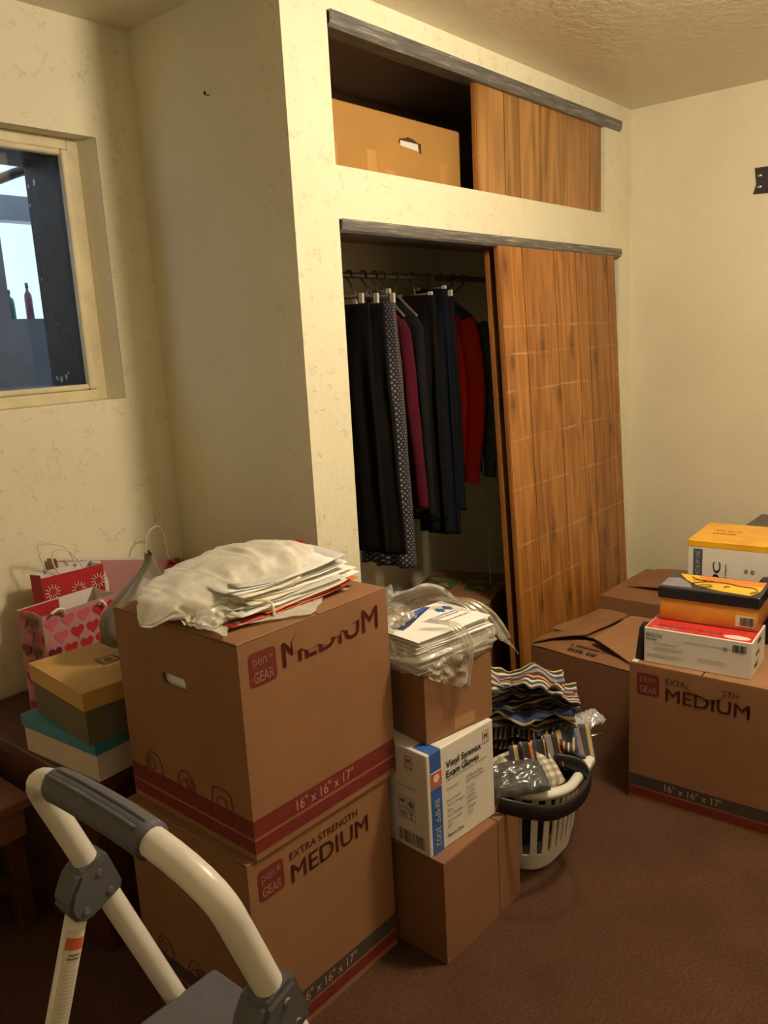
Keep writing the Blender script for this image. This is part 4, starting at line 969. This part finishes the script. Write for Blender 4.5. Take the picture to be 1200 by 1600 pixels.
gp = [hp(-1, s) for s in (.0072, .006, .0045, .003, .001)]+[O3]+[hp(1, s) for s in (.001, .003, .0045, .006, .0072)]
bm = bmesh.new(); add_tube(bm, [LP(p) for p in gp], .0235, 14, 1.0); from_bm('foam_grip', bm, GR, lad, True)
for k in (-1, 1):
    bm = bmesh.new()
    pts = [LP(p+es*-.024+Vector((0, 0, .0))) for p in gp[1:-1]]
    pts = [p+eo*.008*k for p in pts]; add_tube(bm, pts, .003, 5)
    from_bm('grip_ridge', bm, GR, lad, True)
for side in (-1, 1):
    c = hp(side, ssb)
    # bracket: rounded plate wrapping rail and rear leg
    m3 = Matrix((eo, es*-1, ew*side)).transposed().to_4x4(); ax = (eo-es*eo.dot(es)).normalized(); m3 = Matrix((ax, -es, ax.cross(-es))).transposed().to_4x4(); m3.translation = LP(c)
    out = [(-.064, -.012), (-.058, -.030), (-.042, -.038), (.022, -.035), (.025, .037), (-.024, .039), (-.048, .021), (-.062, .004)]
    brk = prism('bracket', out, m3 @ Matrix.Translation((0, 0, -.026)), .052, GR, lad, .006)
    for (u, v) in ((.0, .02), (.0, -.02), (-.042, -.016)):
        for zz in (-.0265, .0265):
            bm = bmesh.new(); bmesh.ops.create_cone(bm, cap_ends=True, segments=12, radius1=.006, radius2=.005, depth=.004, matrix=m3 @ Matrix.Translation((u, v, zz))); from_bm('rivet', bm, STEEL, brk)
    topr = m3 @ Vector((-.040, -.016, 0)); foot = LP(Vector((-1.30, c.y+.01*(-side), .02)))
    tube('rear_leg', [topr, topr.lerp(foot, .5), foot], .0165, WT, lad, 12)
    tube('foot', [foot+Vector((0, 0, .03)), foot-Vector((0, 0, .018))], .021, GR, lad, 10)
    tube('foot', [LP(hp(side, LEN-.05)), LP(hp(side, LEN-.004))], .022, GR, lad, 10)
    if side == -1:
        # warning sticker on the rear leg, on the side that faces the room
        dv = (foot-topr).normalized(); vw = (CAM-Vector((sx0, sy0, 0))-topr.lerp(foot, .4)).normalized(); nn = Vector((-.25, -.9, .1)); nn = (nn-dv*nn.dot(dv)).normalized(); sd = dv.cross(nn)
        def stick(u, v, t0, t1, half, rr):
            a = (u-.5)*2*half; return topr.lerp(foot, lerp(t0, t1, v))+nn*math.cos(a)*rr+sd*math.sin(a)*rr
        wl = grid('warning_label', lambda u, v: stick(u, v, .055, .80, .9, .0171), 10, 8, M('label_cream', (.60, .54, .42), .5), lad)
        grid('label_header', lambda u, v: stick(u, v, .075, .105, .8, .0174), 10, 4, M('orange_label', (.50, .10, .03), .5), wl)
        for q in range(34):
            t0 = .115+q*.0095+(.012 if q > 2 else 0); grid('label_text_line', lambda u, v: stick(lerp(.12, .72+.2*nz(q*3.3), u), v, t0, t0+.0035+(.002 if q < 2 else 0), .8, .0174), 8, 2, PALEGREY if q > 1 else GREY_INK, wl)
        grid('label_mark', lambda u, v: stick(u, v, .33, .37, .3, .0177), 6, 3, M('amber_label', (.55, .26, .03), .5), wl)
# steps
for s, dp in ((.555, .15), (.68, .19), (.79, .2)):
    c = O3+es*s
    m3 = Matrix.Translation(LP(c)) @ Matrix((eo, ew, Vector((0, 0, 1)))).transposed().to_4x4()
    box('step', (-dp*.55, -sw+.012, -.02), (dp*.5, sw-.012, .012), GR, lad, .008, 2, m3)
    if s == .555:
        bm = bmesh.new(); bmesh.ops.create_cone(bm, cap_ends=True, segments=24, radius1=.026, radius2=.024, depth=.02, matrix=m3 @ Matrix.Translation((-.02, -.03, .02))); from_bm('knob', bm, M('tan_knob', (.42, .33, .22), .5), lad, False)
# ------------------------------------------------------------------ clothes in the closet
ROD = M('rod_metal', (.16, .15, .14), .4, .1, 10, metal=.6)
rod = tube('closet_rod', [(.092, .32, 1.60), (2.15, .32, 1.60)], .011, ROD, None, 12); tag(rod, 'metal clothes rod across the closet', 'rod')
def garment(name, label, cat, x, yc, z0, z1, hw0, hw1, th, mat, folds=3, seed=0, shoulder=False, fwd=0, uvs=(1, 1)):
    t = thing(name, label, cat, (x, yc, z1))
    def fn(u, v):
        a = 2*math.pi*u; c, s = math.cos(a), math.sin(a)
        hw = lerp(hw0, hw1, v)
        if shoulder and v < .11: hw = .035+(hw0-.035)*(v/.11)**.75
        tz_ = th*(.45+.55*min(1, v*3.5))*(1+.25*nz(v*3, seed))
        y = hw*math.copysign(abs(c)**.8, c)+fwd*v
        xx = tz_*math.copysign(abs(s)**.7, s)+.012*sm(v*2)*math.sin(folds*c*3+seed+v*1.2)+.006*nz(c*2, v*5, seed)
        zz = z0+(z1-z0)*v-(.0 if v < .97 else .008*nz(c*3, s, seed))
        return (xx, y, zz-z1)
    o = grid('fabric', fn, 56, 40, mat, t, True, uvs=uvs)
    bm = bmesh.new(); bm.from_mesh(o.data); bmesh.ops.holes_fill(bm, edges=[e for e in bm.edges if e.is_boundary]); bm.to_mesh(o.data); bm.free()
    for p in o.data.polygons: p.use_smooth = True
    return t
HANG = M('grey_hanger_plastic', (.12, .105, .09), .4, .05, 10); CLIP = M('white_clip', (.60, .56, .48), .4)
def hanger(label, x, zb, clips=True, half=.16, yc=.32):
    t = thing('clothes_hanger', label, 'hanger', (x, yc, zb)); dy_ = .32-yc
    hk = [(0, 0, 0)]+[(0, .0, 1.585-zb-.004+.0)]
    arc = [(0, .018*math.sin(q), 1.6135-zb+.0-.0185+.0185*(1-math.cos(q))*1.0) for q in ()]
    r = .0165; cz = 1.60-zb
    hook = [(0, 0, 0), (0, dy_*.5, (cz-r)*.5), (0, dy_, cz-r-.006), (0, dy_+.010, cz-r*.6), (0, dy_+r, cz), (0, dy_+r*.7, cz+r*.7), (0, dy_, cz+r), (0, dy_-r*.7, cz+r*.7), (0, dy_-r, cz), (0, dy_-r*.8, cz-r*.5)]
    tube('hook', catmull(hook, 5), .0036, HANG, t, 7)
    if clips:
        tube('bar', [(0, -half, 0), (0, half, 0)], .004, HANG, t, 7)
        for s in (-1, 1): box('clip', (-.005, s*half-.010, -.026), (.005, s*half+.010, .008), CLIP, t, .002, 1)
    else:
        tube('shoulder_bar', catmull([(0, -half, -.075), (0, -half*.6, -.04), (0, -.02, -.004), (0, 0, 0), (0, .02, -.004), (0, half*.6, -.04), (0, half, -.075)], 5), .006, HANG, t, 8)
    return t
def MC(*a, **k): return M(*a, spec=.08, **k)
NOIR = MC('black_trouser_cloth', (.006, .005, .005), .95, .2, 8); NOIR2 = MC('black_skirt_cloth', (.009, .007, .007), .95, .2, 8); GREYC = MC('taupe_grey_cloth', (.075, .06, .048), .95, .1, 8)
DOTS = dots_mat('navy_polka_cloth', (.016, .016, .035), (.30, .27, .25), 1, .22)
BURG = MC('burgundy_knit', (.07, .008, .02), .95, .12, 8, .3, 250); DKNAVY = MC('dark_navy_cloth', (.008, .010, .017), .95, .12, 8); CHAR = MC('charcoal_cloth', (.011, .011, .013), .95, .15, 8); REDK = MC('red_knit', (.60, .03, .02), .9, .08, 8, .3, 250)
TEALP = dots_mat('teal_floral_cloth', (.012, .02, .025), (.16, .22, .24), 1, .34)
WARD = 'clothes on the rod'
def G(label, name, cat, x, yc, z0, z1, h0, h1, th, mat, **k):
    t = garment(name, label, cat, x, yc, z0, z1, h0, h1, th, mat, **k); return t
hanger('grey clip hanger holding the black trousers next to the closet column', .500, 1.525, True, .085, .30)
G('black trousers hanging next to the closet column', 'trousers', 'trousers', .500, .30, 1.50, .66, .115, .145, .026, NOIR, seed=1)
hanger('grey clip hanger holding the long black skirt', .565, 1.525, True, .085, .29)
G('long black skirt hanging between the black and polka dot trousers', 'skirt', 'skirt', .565, .29, 1.50, .635, .115, .155, .022, NOIR2, seed=2)
hanger('grey clip hanger with white clips holding the polka dot trousers', .640, 1.525, True, .085, .28)
G('navy trousers with white polka dots hanging longest in the row', 'trousers', 'trousers', .640, .28, 1.505, .565, .09, .125, .020, DOTS, seed=3, uvs=(34, 68))
hanger('grey clip hanger holding the taupe trousers', .700, 1.545, True, .05, .31)
G('taupe grey trousers hanging beside the polka dot trousers', 'trousers', 'trousers', .690, .293, 1.535, .70, .066, .096, .016, GREYC, seed=4)
hanger('plastic hanger inside the burgundy cardigan', .745, 1.53, False, .09, .32)
G('burgundy cardigan hanging beside the taupe trousers', 'cardigan', 'cardigan', .752, .325, 1.50, .765, .105, .165, .022, BURG, seed=5, shoulder=True)
hanger('plastic hanger inside the black jacket', .82, 1.53, False, .10, .33)
G('black jacket hanging beside the burgundy cardigan', 'jacket', 'jacket', .82, .33, 1.51, .72, .12, .155, .028, CHAR, seed=6, shoulder=True)
hanger('plastic clip hanger holding the charcoal trousers', .92, 1.535, True, .07, .31)
G('charcoal trousers hanging between the black jacket and dark navy trousers', 'trousers', 'trousers', .92, .31, 1.53, .68, .09, .11, .026, NOIR2, seed=7)
hanger('plastic clip hanger holding the dark navy trousers', 1.03, 1.56, True, .06, .315)
G('long dark navy trousers hanging beside the red cardigan', 'trousers', 'trousers', 1.03, .315, 1.555, .60, .075, .09, .026, DKNAVY, seed=8)
hanger('plastic clip hanger holding the short charcoal skirt', 1.10, 1.545, True, .06, .335)
G('charcoal skirt hanging between the navy trousers and red cardigan', 'skirt', 'skirt', 1.10, .335, 1.53, .68, .075, .09, .022, CHAR, seed=9)
hanger('plastic hanger inside the red cardigan', 1.185, 1.52, False, .12, .40)
rc = G('bright red cardigan with a long sleeve hanging in the closet', 'cardigan', 'cardigan', 1.185, .40, 1.49, .86, .14, .15, .024, REDK, seed=10, shoulder=True)
sl = [(0, -.135, .575), (-.006, -.165, .47), (-.010, -.185, .30), (-.010, -.175, .15), (-.006, -.150, .0), (0, -.14, -.075)]
tube('sleeve', catmull([(a, b_, c) for a, b_, c in sl], 6), [lerp(.044, .036, k/30) for k in range(31)], REDK, rc, 12, .55, nrm=(0, 1, 0))
hanger('plastic hanger inside the teal floral blouse', 1.255, 1.525, False, .12, .40)
tc = G('teal floral blouse hanging beside the red cardigan', 'blouse', 'blouse', 1.255, .40, 1.50, .82, .15, .16, .022, TEALP, seed=11, shoulder=True, uvs=(40, 60))
tube('sleeve', catmull([(0, -.15, .60), (-.004, -.182, .48), (-.006, -.196, .30), (-.004, -.19, .10), (0, -.18, -.02)], 6), [lerp(.04, .034, k/24) for k in range(25)], M('teal_sleeve_cloth', (.06, .085, .095), .95, .5, 90), tc, 12, .5, nrm=(0, 1, 0))
string = tube('hanging_cord', catmull([(1.20, .22, .95), (1.21, .21, .72), (1.225, .21, .5), (1.23, .21, .331)], 6), .003, M('grey_cord', (.3, .3, .32), .7), None, 6); tag(string, 'thin grey cord hanging below the red cardigan in the closet', 'cord')
# ------------------------------------------------------------------ small things on the walls
wb_ = thing('wall_bracket', 'small dark metal bracket plate screwed to the right wall', 'bracket', (XR, -.545, 1.93), 0)
prism('plate', [(.012, .055), (-.14, .052), (-.14, -.055), (.016, -.045), (.004, -.01)], Matrix(((0, 0, -1, -.001), (1, 0, 0, 0), (0, 1, 0, 0), (0, 0, 0, 1))), .006, M('dark_bracket_steel', (.03, .022, .03), .5), wb_)
for z in (.022, -.022):
    o = tube('screw', [(-.007, -.012, z), (-.013, -.012, z)], .008, STEEL, wb_, 10); tube('slot_hook', [(-.012, -.012, z), (-.016, -.002, z-.002)], .004, STEEL, wb_, 6)
nl = thing('nail', 'bent nail sticking out of the closet side wall', 'nail', (0, .296, 2.067))
tube('shank', [(.004, 0, 0), (-.014, .004, .0), (-.022, -.008, .001)], .0016, M('rusty_nail', (.06, .04, .03), .6, metal=.5), nl, 6); tube('head', [(-.022, -.008, .001), (-.0235, -.009, .001)], .004, M('nail_head', (.06, .04, .03), .6), nl, 8)
